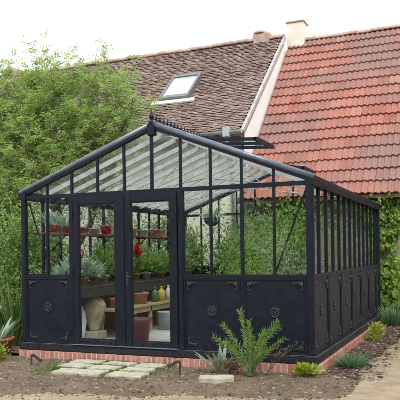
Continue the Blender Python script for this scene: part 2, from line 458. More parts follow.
def gh_bricks():
    mb = MB(); w, g, z0, z1 = .060, .016, -.06, .098
    def run(p, d, n, inn, out=.035):
        for i in range(n):
            a = Vector(p)+Vector(d)*(i*(w+g)); j = random.uniform(-.002, .003)
            b = a+Vector(d)*w
            q = a-Vector(inn)*(out+j); e = b+Vector(inn)*.06
            lo = (min(q.x, e.x), min(q.y, e.y), z0); hi = (max(q.x, e.x), max(q.y, e.y), z1+random.uniform(-.003, .001))
            mb.cbox(lo, hi, .004)
    run((X0-.02, 0, 0), (1, 0, 0), 57, (0, 1, 0), .05)
    run((X0-.02, YB, 0), (1, 0, 0), 56, (0, -1, 0))
    run((X1, .075, 0), (0, 1, 0), 73, (-1, 0, 0), .075)
    run((X0, .075, 0), (0, 1, 0), 73, (1, 0, 0))
    mb.build('brick_footing', 'brick', G)
    mb = MB()
    for a, b in (((X0-.02, -.045, -.06), (X1+.068, .05, .094)), ((X0-.02, YB-.05, -.06), (X1+.022, YB+.022, .09)),
                 ((X1-.05, .052, -.06), (X1+.070, YB-.052, .094)), ((X0-.022, .052, -.06), (X0+.05, YB-.052, .09))):
        mb.box(a, b, .5)
    mb.build('mortar_bed', 'mortar', G)
gh_bricks()
mb = MB()
for a, b in (((X0-.012, -.045, .101), (X1+.045, .05, .198)), ((X0-.012, YB-.05, .101), (X1+.045, YB+.03, .198)),
             ((X1-.05, .052, .101), (X1+.045, YB-.052, .198)), ((X0-.012, .052, .101), (X0+.06, YB-.052, .198))):
    mb.cbox(a, b, .012)
mb.build('base_sill', 'metal', G)
mb = MB()                                              # edge highlight of the sill, painted as a lighter strip
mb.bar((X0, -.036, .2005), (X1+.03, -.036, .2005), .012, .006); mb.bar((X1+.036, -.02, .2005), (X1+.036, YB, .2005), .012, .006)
mb.build('sill_highlight', 'edge', G)
for x, y in ((X0, 0), (X1-.09, 0), (X0, YB-.09), (X1-.09, YB-.09)):
    w = .07 if x < -1 else .09
    mb = MB(); mb.cbox((x, y, .199), (x+w, y+.09, ZE+.05), .012); mb.build('corner_post', 'metal', G)
def beam(name, a, b, w, h, mat='metal'):
    mb = MB(); mb.bar(a, b, w, h); return mb.build(name, mat, G)
for y in (.045, YB-.045):
    beam('tie_beam', (X0+.07, y, 2.265), (X1-.09, y, 2.265), .06, .05)
for x, s in ((X1-.045, 1), (X0+.04, -1)):                 # gutter-shaped eave beams
    mb = MB(); mb.prism([(x-.05*s, 2.235), (x+.055*s, 2.235), (x+.075*s, 2.30), (x+.075*s, 2.345), (x-.05*s, 2.345)], 'y', -.005, YB+.005)
    mb.build('eave_gutter', 'metal', G)
RZ0, RZ1 = 1.125, 1.165
def mull(x, y, z0, z1, w=.032, d=.05):
    mb = MB(); mb.box((x-w/2, y-d/2, z0), (x+w/2, y+d/2, z1)); return mb.build('glazing_bar', 'metal', G)
for k in (1, 7, 9): mull(BX[k], .045, RZ1, 2.24, .026)
mull(BX[8], .045, .199, 2.24, .036)
for k in (2, 6):
    mb = MB(); mb.cbox((BX[k]-.035, .0, .199), (BX[k]+.035, .085, 2.24), .006); mb.build('door_post', 'metal', G)
for k in range(1, 10):
    if k != 5: mull(BX[k], YB-.045, RZ1, 2.24, .028)
for k in range(1, NS):
    for x in (X1-.045, X0+.04): mull(x, SY[k], .199 if k % 2 == 0 else RZ1, 2.236, .046 if x > -1 else .04, .028)
def rail(a, b): beam('rail', a, b, .05, RZ1-RZ0)
zr = (RZ0+RZ1)/2
rail((X0+.07, .04, zr), (BX[2]-.035, .04, zr)); rail((BX[6]+.035, .04, zr), (X1-.09, .04, zr))
rail((X0+.07, YB-.045, zr), (X1-.09, YB-.045, zr))
for x in (X1-.045, X0+.04): rail((x, .09, zr), (x, YB-.09, zr))

# cast ornaments: local frame u (right), v (up), w (out) -> mesh in XZ plane facing -Y
def spiral(c, r0, r1, a0, a1, n=14):
    return [(c[0]+(r0+(r1-r0)*i/n)*math.cos(a0+(a1-a0)*i/n), 0, c[1]+(r0+(r1-r0)*i/n)*math.sin(a0+(a1-a0)*i/n)) for i in range(n+1)]
def ornament_corner():
    mb = MB()                                            # corner at origin, grows to +x and -z
    def tp(n, a, b): return [a+(b-a)*i/(n-1) for i in range(n)]
    q = [(.02, 0, -.02), (.06, 0, -.018), (.1, 0, -.03), (.125, 0, -.022)]+spiral((.135, -.034), .018, .005, 1.2, -4.4, 10)
    mb.tube(q, tp(len(q), .011, .005), 6)
    q = [(.02, 0, -.02), (.018, 0, -.05), (.03, 0, -.08), (.022, 0, -.1)]+spiral((.034, -.11), .016, .005, 2.7, 8.2, 10)
    mb.tube(q, tp(len(q), .011, .005), 6)
    for (a, b, r) in (((.025, -.025), (.08, -.07), .016), ((.025, -.025), (.1, -.052), .010), ((.025, -.025), (.05, -.09), .010), ((.09, -.02), (.12, -.055), .008)):
        mb.tube([(a[0], 0, a[1]), (a[0]*.6+b[0]*.4, -.006, a[1]*.6+b[1]*.4), (b[0], 0, b[1])], [r*.4, r, .002], 6)
    mb.tube([(.012, 0, -.012), (.012, -.014, -.012)], [.012, .007], 8)
    return mb
def ornament_rosette():
    mb = MB()
    ring = lambda R, r, d=0: mb.tube([(R*math.cos(a), d, R*math.sin(a)) for a in [2*PI*i/20 for i in range(21)]], r, 6, cap=False)
    ring(.05, .010); ring(.024, .006, -.004)
    for i in range(12):
        a = 2*PI*i/12; c, s_ = math.cos(a), math.sin(a)
        mb.tube([(.054*c, 0, .054*s_), (.064*c, -.003, .064*s_), (.074*c, 0, .074*s_)], [.009, .0135, .003], 6)
    for i in range(8):
        a = 2*PI*(i+.5)/8; c, s_ = math.cos(a), math.sin(a)
        mb.tube([(.022*c, 0, .022*s_), (.034*c, -.005, .034*s_), (.046*c, 0, .046*s_)], [.005, .009, .004], 5)
    mb.tube([(0, .002, 0), (0, -.012, 0), (0, -.02, 0)], [.018, .015, .004], 10)
    return mb
CORN = ornament_corner().build('corner_ornament', 'cast', None, True, True)
ROSE = ornament_rosette().build('rosette', 'cast', None, True, True)
corn_me, rose_me = CORN.data, ROSE.data
bpy.data.objects.remove(CORN); bpy.data.objects.remove(ROSE)
def panel(p, q, out, deco=True):
    """metal panel from p to q (ground points on its outer face), z .2..1.12, out = outward unit normal"""
    p, q, out = Vector(p), Vector(q), Vector(out)
    z0, z1 = .201, RZ0-.002
    d = (q-p).normalized(); w = (q-p).length
    o = bpy.data.objects.new('panel', None)
    mb = MB()
    a = p-out*.012
    mb.bar(a+d*.004+Vector((0, 0, (z0+z1)/2)), q-d*.004-out*.012+Vector((0, 0, (z0+z1)/2)), .012, z1-z0)
    f = .022                                               # raised rim round the sheet
    for (u0, u1, h0, h1) in ((.004, w-.004, z0, z0+f), (.004, w-.004, z1-f, z1), (.004, .004+f, z0+f, z1-f), (w-.004-f, w-.004, z0+f, z1-f)):
        mb.bar(p+d*u0+out*.001+Vector((0, 0, (h0+h1)/2)), p+d*u1+out*.001+Vector((0, 0, (h0+h1)/2)), .012, h1-h0)
    pan = mb.build('panel', 'metal', G)
    if deco:
        off = -G.location
        yaw = math.atan2(d.y, d.x)
        def put(me, name, u, z, sx, sz):
            ob = bpy.data.objects.new(name, me); COL.objects.link(ob); ob.parent = pan
            pos = p+d*u+Vector((0, 0, z))+out*-.003+off
            ob.matrix_local = Matrix.Translation(pos) @ Matrix.Rotation(yaw, 4, 'Z') @ Matrix.Diagonal((sx, 1, sz, 1))
        m_ = .035
        k = min(1, w/.84)
        put(corn_me, 'corner_ornament', m_, z1-m_, k, 1); put(corn_me, 'corner_ornament', w-m_, z1-m_, -k, 1)
        put(corn_me, 'corner_ornament', m_, z0+m_, k, -1); put(corn_me, 'corner_ornament', w-m_, z0+m_, -k, -1)
        put(rose_me, 'rosette', w/2, (z0+z1)/2+.04, 1, 1)
    return pan
panel((X0+.07, .022, 0), (BX[2]-.035, .022, 0), (0, -1, 0))
panel((BX[6]+.035, .022, 0), (BX[8]-.018, .022, 0), (0, -1, 0))
panel((BX[8]+.018, .022, 0), (X1-.09, .022, 0), (0, -1, 0))
ys = [.09]+[SY[k] for k in range(2, NS, 2)]+[YB-.09]
for a, b in zip(ys[:-1], ys[1:]):
    panel((X1-.02, a+.016, 0), (X1-.02, b-.016, 0), (1, 0, 0))
    panel((X0+.02, b-.016, 0), (X0+.02, a+.016, 0), (-1, 0, 0), False)
for k in range(0, 10, 2): panel((BX[k+2]-.02, YB-.02, 0), (BX[k]+.02, YB-.02, 0), (0, 1, 0), False)

# glass of the four walls, one sheet per wall bay row
def sheet(name, boxes, mat='glass'):
    mb = MB()
    for a, b in boxes: mb.box(a, b)
    return mb.build(name, mat, G)
fy = .045
def bays(xs, z0, z1, y): return [((a+.015, y-.002, z0), (b-.015, y+.002, z1)) for a, b in zip(xs[:-1], xs[1:])]
sheet('wall_glazing', bays(BX[0:3], RZ1, 2.24, fy)); sheet('wall_glazing', bays(BX[6:11], RZ1, 2.24, fy))
sheet('wall_glazing', bays(BX, RZ1, 2.24, YB-fy))
for x in (X1-.045, X0+.04):
    sheet('wall_glazing', [((x-.002, a+.015, RZ1), (x+.002, b-.015, 2.236)) for a, b in zip(SY[:-1], SY[1:])])

# double doors
def door(xa, xb, hinge):
    d = bpy.data.objects.new('door', None)
    g = .006; y0, y1 = -.018, .03; z0, z1 = .203, 2.235
    mb = MB()
    sa, sb = (.098, .125) if hinge < 0 else (.12, .105)
    mb.cbox((xa+g, y0, z0), (xa+sa, y1, z1), .007); mb.cbox((xb-sb, y0, z0), (xb-g, y1, z1), .007)
    mb.cbox((xa+sa, y0+.004, z1-.105), (xb-sb, y1-.004, z1), .006); mb.cbox((xa+sa, y0+.004, z0), (xb-sb, y1-.004, z0+.075), .006)
    lo, hi, t = z0+.075, z1-.105, .014                     # glazing bead
    for a, b in (((xa+sa, y0+.012, lo), (xa+sa+t, y1-.012, hi)), ((xb-sb-t, y0+.012, lo), (xb-sb, y1-.012, hi)),
                 ((xa+sa+t, y0+.012, lo), (xb-sb-t, y1-.012, lo+t)), ((xa+sa+t, y0+.012, hi-t), (xb-sb-t, y1-.012, hi))): mb.box(a, b)
    D = mb.build('door', 'metal', G)
    mb = MB(); mb.box((xa+sa+.004, .004, lo), (xb-sb-.004, .008, hi)); mb.build('door_glass', 'glass', D)
    for z in (.5, 1.2, 2.0):
        mb = MB(); xh = xa+.002 if hinge < 0 else xb-.002
        mb.tube([(xh, y0-.008, z-.05), (xh, y0-.008, z+.05)], .011, 8); mb.build('hinge', 'metal', D)
    return D
d1 = door(BX[2]+.036, BX[4], -1); d2 = door(BX[4], BX[6]-.036, 1)
mb = MB(); mb.cbox((BX[4]+.045, -.03, 1.02), (BX[4]+.085, -.017, 1.2), .004); mb.build('lock_plate', 'cast', d2)
mb = MB(); mb.tube([(BX[4]+.065, -.03, 1.14), (BX[4]+.065, -.065, 1.14), (BX[4]+.075, -.072, 1.14), (BX[4]+.15, -.07, 1.138)], .008, 8); mb.build('handle', 'cast', d2)
mb = MB(); mb.box((BX[4]-.022, -.03, .21), (BX[4]+.022, -.017, 2.23)); mb.build('meeting_strip', 'metal', d1)
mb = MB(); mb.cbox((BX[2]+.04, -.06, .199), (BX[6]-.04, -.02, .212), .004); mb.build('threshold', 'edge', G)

# gables, roof
sl = (ZR-ZE)/(XC-X0); 
def zroof(x): return ZR-(ZR-.02-ZE)/(2.125)*abs(x-XC)
th = math.atan2(ZR-.02-ZE, 2.125)
for y, sgn in ((.045, -1), (YB-.045, 1)):
    for x in BX[1:10]:
        mb = MB(); mb.box((x-.014 if x != BX[5] else x-.018, y-.02, 2.29), (x+.014 if x != BX[5] else x+.018, y+.02, zroof(x)-.03)); mb.build('gable_bar', 'metal', G)
    sheetv = MB()
    GX = BX[:5]+[XC]+BX[6:]
    for a, b in zip(GX[:-1], GX[1:]):
        a_, b_ = max(a, X0+.09)+.014, b-.014
        za, zb = zroof(a_)-.04, zroof(b_)-.04
        if min(za, zb) < 2.29: 
            if za < zb: za = max(za, 2.291)
            else: zb = max(zb, 2.291)
        sheetv.prism([(a_, 2.29), (b_, 2.29), (b_, zb), (a_, za)], 'y', y-.002, y+.002)
    sheetv.build('gable_glazing', 'glass', G)
    for s in (-1, 1):
        xe = X0-.02 if s < 0 else X1+.02
        p, q = Vector((XC, y, ZR)), Vector((xe, y, zroof(xe)))
        mb = MB(); mb.bar(p+Vector((0, 0, -.03)), q+Vector((0, 0, -.03)), .07, .045); mb.build('verge_beam', 'metal', G)
        mb = MB()                                            # rounded capping, its sky reflection put into a paler colour
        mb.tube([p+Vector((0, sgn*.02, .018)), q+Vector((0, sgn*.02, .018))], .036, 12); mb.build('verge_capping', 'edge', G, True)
mb = MB(); mb.cbox((XC-.05, -.02, 2.99), (XC+.05, .075, 3.15), .01); mb.build('apex_block', 'metal', G)
mb = MB(); mb.prism([(XC-.06, ZR-.035), (XC+.06, ZR-.035), (XC+.05, ZR+.015), (XC, ZR+.04), (XC-.05, ZR+.015)], 'y', .08, YB-.08)
mb.build('ridge_beam', 'metal', G)
for k in range(1, NS):
    for s in (-1, 1):
        xe = X0+.04 if s < 0 else X1-.04; y = SY[k]
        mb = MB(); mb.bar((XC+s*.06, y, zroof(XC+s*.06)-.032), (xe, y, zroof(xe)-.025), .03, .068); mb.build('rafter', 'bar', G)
for s in (-1, 1):
    mb = MB(); xe = X0+.02 if s < 0 else X1-.02
    for a, b in zip(SY[:-1], SY[1:]):
        p, q = Vector((XC+s*.055, 0, zroof(XC+s*.055)+.006)), Vector((xe, 0, zroof(xe)+.012))
        u = Vector((0, 0, .008))
        v = [Vector((r.x, yy, r.z))+h for h in (Vector(), u) for (r, yy) in ((p, a+.018), (q, a+.018), (q, b-.018), (p, b-.018))]
        mb.add(v, [(0, 1, 2, 3), (7, 6, 5, 4), (0, 4, 5, 1), (1, 5, 6, 2), (2, 6, 7, 3), (3, 7, 4, 0)])
    mb.build('roof_glazing', 'poly', G)
for y in (1.9, 3.8):                                      # slim tie rods of the roof
    mb = MB(); mb.tube([(X0+.1, y, 2.33), (XC, y, 2.62), (X1-.1, y, 2.33)], .010, 6); mb.tube([(XC, y, 2.62), (XC, y, ZR-.04)], .008, 6)
    mb.tube([(XC-.9, y, 2.49), (XC-.35, y, zroof(XC-.35)-.03)], .008, 6); mb.tube([(XC+.9, y, 2.49), (XC+.35, y, zroof(XC+.35)-.03)], .008, 6)
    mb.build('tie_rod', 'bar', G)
for s, xa, xb in ((1, X1-.1, BX[9]+.0), (-1, X0+.08, BX[1])):  # slanting stays in the end bays of the front
    mb = MB(); mb.tube([(xa, .095, 2.2), (xb, .095, 1.2)], .012, 6); mb.build('stay_rod', 'metal', G)
# cresting
mb = MB(); k = 0; y = .16
while y < YB-.1:
    z = ZR+.035
    mb.tube([(XC, y, z), (XC, y, z+.045), (XC, y, z+.075), (XC, y, z+.13)], [.006, .006, .014, .002], 6)
    mb.tube([(XC, y, z+.03), (XC, y+.025, z+.065), (XC, y+.045, z+.06), (XC, y+.04, z+.04)], .005, 5)
    mb.tube([(XC, y, z+.03), (XC, y-.025, z+.065), (XC, y-.045, z+.06), (XC, y-.04, z+.04)], .005, 5)
    y += .115
mb.bar((XC, .1, ZR+.042), (XC, YB-.1, ZR+.042), .012, .014)
mb.build('ridge_cresting', 'metal', G)
mb = MB(); mb.lathe([(.038, 0), (.042, .015), (.024, .03), (.018, .05), (.032, .07), (.036, .09), (.024, .115), (.011, .13), (.015, .145), (.008, .155), (.003, .20)], (XC, .02, 3.15), 14)
mb.build('finial', 'metal', G, True)
# opened roof vents on the right slope
def vent(y0, y1, hx, hz, ox, oz):
    mb = MB()
    for a, b in (((hx, y0, hz), (ox, y0, oz)), ((hx, y1, hz), (ox, y1, oz)), ((hx, (y0+y1)/2, hz), (ox, (y0+y1)/2, oz))): mb.bar(a, b, .04, .045)
    mb.bar((ox, y0-.02, oz), (ox, y1+.02, oz), .05, .055); mb.bar((hx, y0-.02, hz), (hx, y1+.02, hz), .04, .04)
    V = mb.build('roof_vent', 'metal', G)
    mb = MB()
    for a, b in ((y0+.02, (y0+y1)/2-.02), ((y0+y1)/2+.02, y1-.02)):
        d = Vector((ox-hx, 0, oz-hz)); p = Vector((hx, 0, hz))+d*.03; q = Vector((hx, 0, hz))+d*.97
        v = [Vector((r.x, yy, r.z+h)) for h in (.01, .016) for (r, yy) in ((p, a), (q, a), (q, b), (p, b))]
        mb.add(v, [(0, 1, 2, 3), (7, 6, 5, 4), (0, 4, 5, 1), (1, 5, 6, 2), (2, 6, 7, 3), (3, 7, 4, 0)])
    mb.build('vent_pane', 'poly', V)
    mb = MB(); xm = hx+(ox-hx)*.6; mb.tube([(xm, (y0+y1)/2, hz+(oz-hz)*.6-.02), (xm+.02, (y0+y1)/2, zroof(xm+.02))], .009, 6); mb.build('vent_stay', 'metal', V)
vent(1.5, 2.35, XC+.06, ZR+.02, -1.18, 3.10)
vent(4.0, 4.85, XC+.06, ZR+.02, -1.09, 2.95)

# interior floor
mb = MB(); mb.box((X0+.07, .06, -.05), (X1-.06, YB-.06, .12)); tag(mb.build('floor', 'floor'), kind='structure')

# ------------------------------------------------------------------ farmhouse and barn
ALF = math.atan2(7.55-4.35, 10.6-6.9)
def tiles_flat(x0, x1, ye, ze, al, slen, gauge, w, t=.014):
    """old plain tiles: each a small tilted slab, jittered; x to the left, s up the slope"""
    mb = MB(); es = Vector((0, math.cos(al), math.sin(al))); n = Vector((0, -math.sin(al), math.cos(al)))
    rows = int(slen/gauge)+1
    for r in range(rows):
        x = x0-(r % 2)*w*.5-random.random()*.03
        sag = .03*math.sin(r*.21)
        while x > x1:
            ww = w*random.uniform(.86, 1.04)
            s0 = r*gauge+random.uniform(-.018, .018); ln = gauge*1.55
            lift0, lift1 = .030+random.uniform(-.005, .014), .004
            x_ = x-ww
            wob = .02*noise.noise(Vector((x*.5, r*.12, 0)))+.035*noise.noise(Vector((x*.18, r*.05, 4)))
            tw = random.uniform(-.008, .008)
            base = Vector((0, ye, ze))
            pts = []
            for (xx, ss, h) in ((x, s0, lift0+tw), (x_, s0, lift0-tw), (x_, s0+ln, lift1), (x, s0+ln, lift1)):
                pts.append(base+es*ss+n*(h+wob)+Vector((xx, 0, 0)))
            lo = [p-n*t for p in pts]
            mb.add(lo+pts, [(4, 7, 6, 5), (0, 1, 5, 4), (1, 2, 6, 5), (3, 0, 4, 7), (0, 3, 2, 1)])
            x = x_-random.uniform(.0, .006)
    return mb
def tiles_rolled(x0, x1, ye, ze, al, slen, gauge, w):
    """interlocking clay tiles with a rolled edge and a shallow pan"""
    mb = MB(); es = Vector((0, math.cos(al), math.sin(al))); n = Vector((0, -math.sin(al), math.cos(al)))
    prof = [(0, .004), (.07, .026), (.16, .034), (.25, .026), (.33, .006), (.5, .004), (.57, .026), (.66, .034), (.75, .026), (.83, .006), (1.0, .004)]
    rows = int(slen/gauge)
    for r in range(rows):
        x = x0; c = 0
        while x < x1:
            s0 = r*gauge+random.uniform(-.007, .007); s1 = s0+gauge*1.12
            tw = random.uniform(-.004, .004); lift = .043+random.uniform(-.004, .007)
            wob = .025*noise.noise(Vector((x*.4, r*.14, 9)))
            B = Vector((0, ye, ze)); top = []; v = []
            for (ss, lf) in ((s0, lift), (s1, .0)):
                for (u, h) in prof:
                    v.append(B+es*ss+n*(h+lf+wob+tw*(u-.5))+Vector((x+u*w, 0, 0)))
            k = len(prof)
            f = [(i, i+1, k+i+1, k+i) for i in range(k-1)]
            for (u, h) in prof: v.append(B+es*(s0+.004)+n*(h+lift+wob-.03)+Vector((x+u*w, 0, 0)))
            f += [(2*k+i, 2*k+i+1, i+1, i) for i in range(k-1)]
            mb.add(v, f)
            x += w; c += 1
    return mb
def ridge_tiles(mb, x0, x1, y, z, R=.13, step=.36):
    x = x0
    while x < x1:
        zz = z+random.uniform(-.012, .012)+.04*noise.noise(Vector((x*.3, 2, 1))); l = min(step+.03, x1-x+.02)
        pr = [(y+R*math.cos(a), zz+R*.75*math.sin(a)) for a in [PI*i/8 for i in range(9)]]
        pr2 = [(y+R*.86*math.cos(a), zz-.02+R*.7*math.sin(a)) for a in [PI*i/8 for i in range(8, -1, -1)]]
        mb.prism(pr+pr2, 'x', x, x+l)
        x += step

# farmhouse (old brown roof)
H = thing('farmhouse', (-7.5, 10.6, 0), 'cream rendered farmhouse with old mottled brown tile roof, one roof window and white gable edge', 'house')
gx, lx = -3.25, -12.6
mb = MB()
mb.prism([(7.15, -.05), (7.15, 4.30), (10.6, 7.285), (14.05, 4.30), (14.05, -.05)], 'x', lx+.12, gx)
W = mb.build('wall', 'render', H)
sl_len = (10.6-6.78)/math.cos(ALF)
ye, ze = 6.78, 4.35-.12*math.tan(ALF)
mb = tiles_flat(gx+.02, lx, ye, ze, ALF, sl_len-.06, .088, .135)
roof = mb.build('roof', 'oldtile', H)
mb = MB()                                                    # roof deck under the tiles, both slopes
cA, sA = math.cos(ALF), math.sin(ALF)
mb.prism([(6.8, ze-.10), (6.8, ze-.02), (10.6, 7.545-.02), (14.4, ze-.02), (14.4, ze-.10), (10.6, 7.44)], 'x', lx, gx-.02, .4)
mb.build('roof_deck', 'oldtile', roof)
mb = MB(); ridge_tiles(mb, lx, gx, 10.6, 7.535, .14); mb.build('ridge_tile', 'ridge', roof)
# verge mortar strip along the white gable
mb = MB(); es = Vector((0, cA, sA)); nn = Vector((0, -sA, cA))
p = Vector((gx+.035, ye, ze))
mb.bar(p+nn*.0, p+es*sl_len+nn*.0, .07, .09, nn); mb.build('verge_strip', 'greymortar', roof)
mb = MB(); mb.prism([(7.0, 3.0), (6.98, 4.2), (10.6, 7.36), (13.9, 4.4), (13.9, 3)], 'x', gx+.002, gx+.03); mb.build('gable_render', 'white', H)
# gutter, hopper and downpipe
mb = MB()
pr = [(ye-.09+.065*math.cos(a), 4.26+.065*math.sin(a)) for a in [PI+PI*i/8 for i in range(9)]]
pr2 = [(ye-.09+.055*math.cos(a), 4.26+.055*math.sin(a)) for a in [2*PI-PI*i/8 for i in range(9)]]
mb.prism(pr+pr2, 'x', lx, gx+.05); gt = mb.build('gutter', 'zinc', H)
mb = MB(); mb.tube([(gx-.32, ye-.09, 4.15), (gx-.32, ye-.08, 4.0), (gx-.32, 7.08, 3.6), (gx-.32, 7.08, .1)], .045, 10)
mb.build('downpipe', 'zinc', gt, True)
mb = MB(); mb.cbox((gx-.40, ye-.17, 4.12), (gx-.24, ye-.02, 4.36), .01); mb.build('gutter_hopper', 'zinc', gt)
# brick dentil cornice under the eave
mb = MB(); x = lx+.1
while x < gx-.06:
    mb.cbox((x, 6.94, 4.06), (x+.105, 7.148, 4.13), .004); x += .125
x = lx+.1
while x < gx-.1:
    mb.cbox((x, 6.86, 4.132), (x+.2, 7.148, 4.19), .004); x += .21
mb.build('brick_cornice', 'redtile', H)
# roof window
def on_roof(x, y, h): 
    s = (y-6.9)/cA
    return Vector((x, 6.9, 4.35))+es*s+nn*h
def roof_box(mb, xa, xb, ya, yb, h0, h1, r=None):
    v = [on_roof(x, y, h) for h in (h0, h1) for (x, y) in ((xa, ya), (xb, ya), (xb, yb), (xa, yb))]
    mb.add(v, [(0, 3, 2, 1), (4, 5, 6, 7), (0, 1, 5, 4), (1, 2, 6, 5), (2, 3, 7, 6), (3, 0, 4, 7)], r)
mb = MB(); xa, xb, ya, yb = -6.02, -5.16, 8.17, 9.17
for a in ((xa, xa+.06, ya, yb), (xb-.06, xb, ya, yb), (xa+.06, xb-.06, ya, ya+.10), (xa+.06, xb-.06, yb-.10, yb)): roof_box(mb, *a, .0, .15)
RW = mb.build('roof_window', 'lead', H)
mb = MB(); roof_box(mb, xa+.06, xb-.06, ya+.10, yb-.10, .05, .115); mb.build('pane', 'skypane', RW)
mb = MB(); roof_box(mb, -6.2, -4.98, 8.05, 8.168, .03, .075); mb.build('flashing', 'pale', RW)
mb = MB(); mb.cbox((-4.15, 10.45, 7.3), (-3.62, 10.75, 7.76), .06); mb.lathe([(.2, 0), (.2, .04), (.12, .09)], (-3.95, 10.6, 7.74), 10)
mb.build('chimney_stub', 'ridge', roof)

# barn (red roof)
BALF = math.radians(46); bx0, bx1 = gx+.033, 9.0
Bn = thing('barn', (2.8, 11, 0), 'low stone barn with steep red interlocking tile roof and white chimney', 'barn')
bye, bze = 6.3, 2.60
bl = 4.75/math.cos(BALF); byr = bye+4.75; bzr = bze+4.75*math.tan(BALF)
mb = MB(); mb.prism([(6.75, -.05), (6.75, 2.90), (byr, bzr-.17), (2*byr-6.75, 2.90), (2*byr-6.75, -.05)], 'x', bx0+.02, bx1-.1)
mb.build('wall', 'stone', Bn)
mb = tiles_rolled(bx0+.05, bx1, bye, bze, BALF, bl, .40, .27)
br = mb.build('roof', 'redtile', Bn)
mb = MB(); mb.prism([(bye+.03, bze-.07), (bye+.03, bze-.005), (byr, bzr-.015), (2*byr-bye, bze-.005), (2*byr-bye, bze-.07), (byr, bzr-.1)], 'x', bx0+.01, bx1-.02, .3)
mb.build('roof_deck', 'redtile', br)
mb = MB(); ridge_tiles(mb, bx0+.05, bx1, byr, bzr-.01, .13, .38); mb.build('ridge_tile', 'ridge', br)
mb = MB(); mb.cbox((bx0+.02, byr-.28, bzr-.5), (bx0+.50, byr+.22, 8.0), .02); ch = mb.build('chimney', 'render', br)
mb = MB(); mb.cbox((bx0-.02, byr-.32, 8.002), (bx0+.53, byr+.25, 8.035), .01); mb.build('chimney_cap', 'mortar', ch)

# neighbouring house far left behind the tree
Nb = thing('neighbouring_house', (-19, 18, 0), 'distant cottage gable with brown tiles behind the feathery tree', 'house')
mb = MB(); mb.prism([(-21, -.05), (-21, 5.9), (-17.1, 9.55), (-13.4, 5.9), (-13.4, -.05)], 'y', 16.0, 24); mb.build('wall', 'render', Nb)
mb = MB()
mb.prism([(-21.3, 5.66), (-21.3, 5.8), (-17.1, 9.77), (-13.1, 5.8), (-13.1, 5.66), (-17.1, 9.62)], 'y', 15.75, 24.2, .88)
mb.build('roof', 'oldtile', Nb)

# ------------------------------------------------------------------ vegetation helpers
def rnd_dirs(n, zb=0.0):
    d = rng.normal(size=(n, 3)); d /= np.linalg.norm(d, axis=1, keepdims=True); d[:, 2] += zb
    return d
def clump_points(c, rad, n, k, spread=.35, bias_up=0):
    """n points gathered in k clumps in an ellipsoid"""
    cc = rng.normal(size=(k, 3)); cc /= np.linalg.norm(cc, axis=1, keepdims=True)
    cc *= (rng.random((k, 1))**.45)*.85
    i = rng.integers(0, k, n)
    p = cc[i]+rng.normal(size=(n, 3))*spread*(.5+rng.random((k, 1))[i])
    return p*np.array(rad)+np.array(c)
def bush_mesh(c, rad, n, k, ln, wd, spread=.22, zmin=.03):
    mb = MB(); P = clump_points(c, rad, n, k, spread); P = P[P[:, 2] > zmin]
    m = len(P); D = (P-np.array(c))/np.array(rad)*.8+rnd_dirs(m, .15)
    mb.leaves(P, D, rnd_dirs(m, .8), ln*rng.uniform(.6, 1.3, m), wd*rng.uniform(.7, 1.2, m))
    return mb
def stems_mesh(base, c, rad, k, r=.012):
    mb = MB()
    for i in range(k):
        t = Vector((c[0]+random.gauss(0, .45)*rad[0], c[1]+random.gauss(0, .45)*rad[1], c[2]+random.uniform(-.3, .8)*rad[2]))
        b = Vector(base)+Vector((random.gauss(0, .06), random.gauss(0, .06), 0))
        m = (b+t)/2+Vector((random.gauss(0, .08), random.gauss(0, .08), .1))
        mb.tube([b, m, t], [r, r*.8, r*.35], 6)
    return mb
def shrub(name, base, c, rad, n, k, ln, wd, mat, label, cat='shrub', group=None, spread=.22, stems=9, sr=.012, stemmat='bark'):
    t = thing(name, base, label, cat, group)
    bush_mesh(c, rad, n, k, ln, wd, spread, base[2]+.02).build('foliage', mat, t)
    stems_mesh(base, c, rad, stems, sr).build('stem', stemmat, t)
    return t

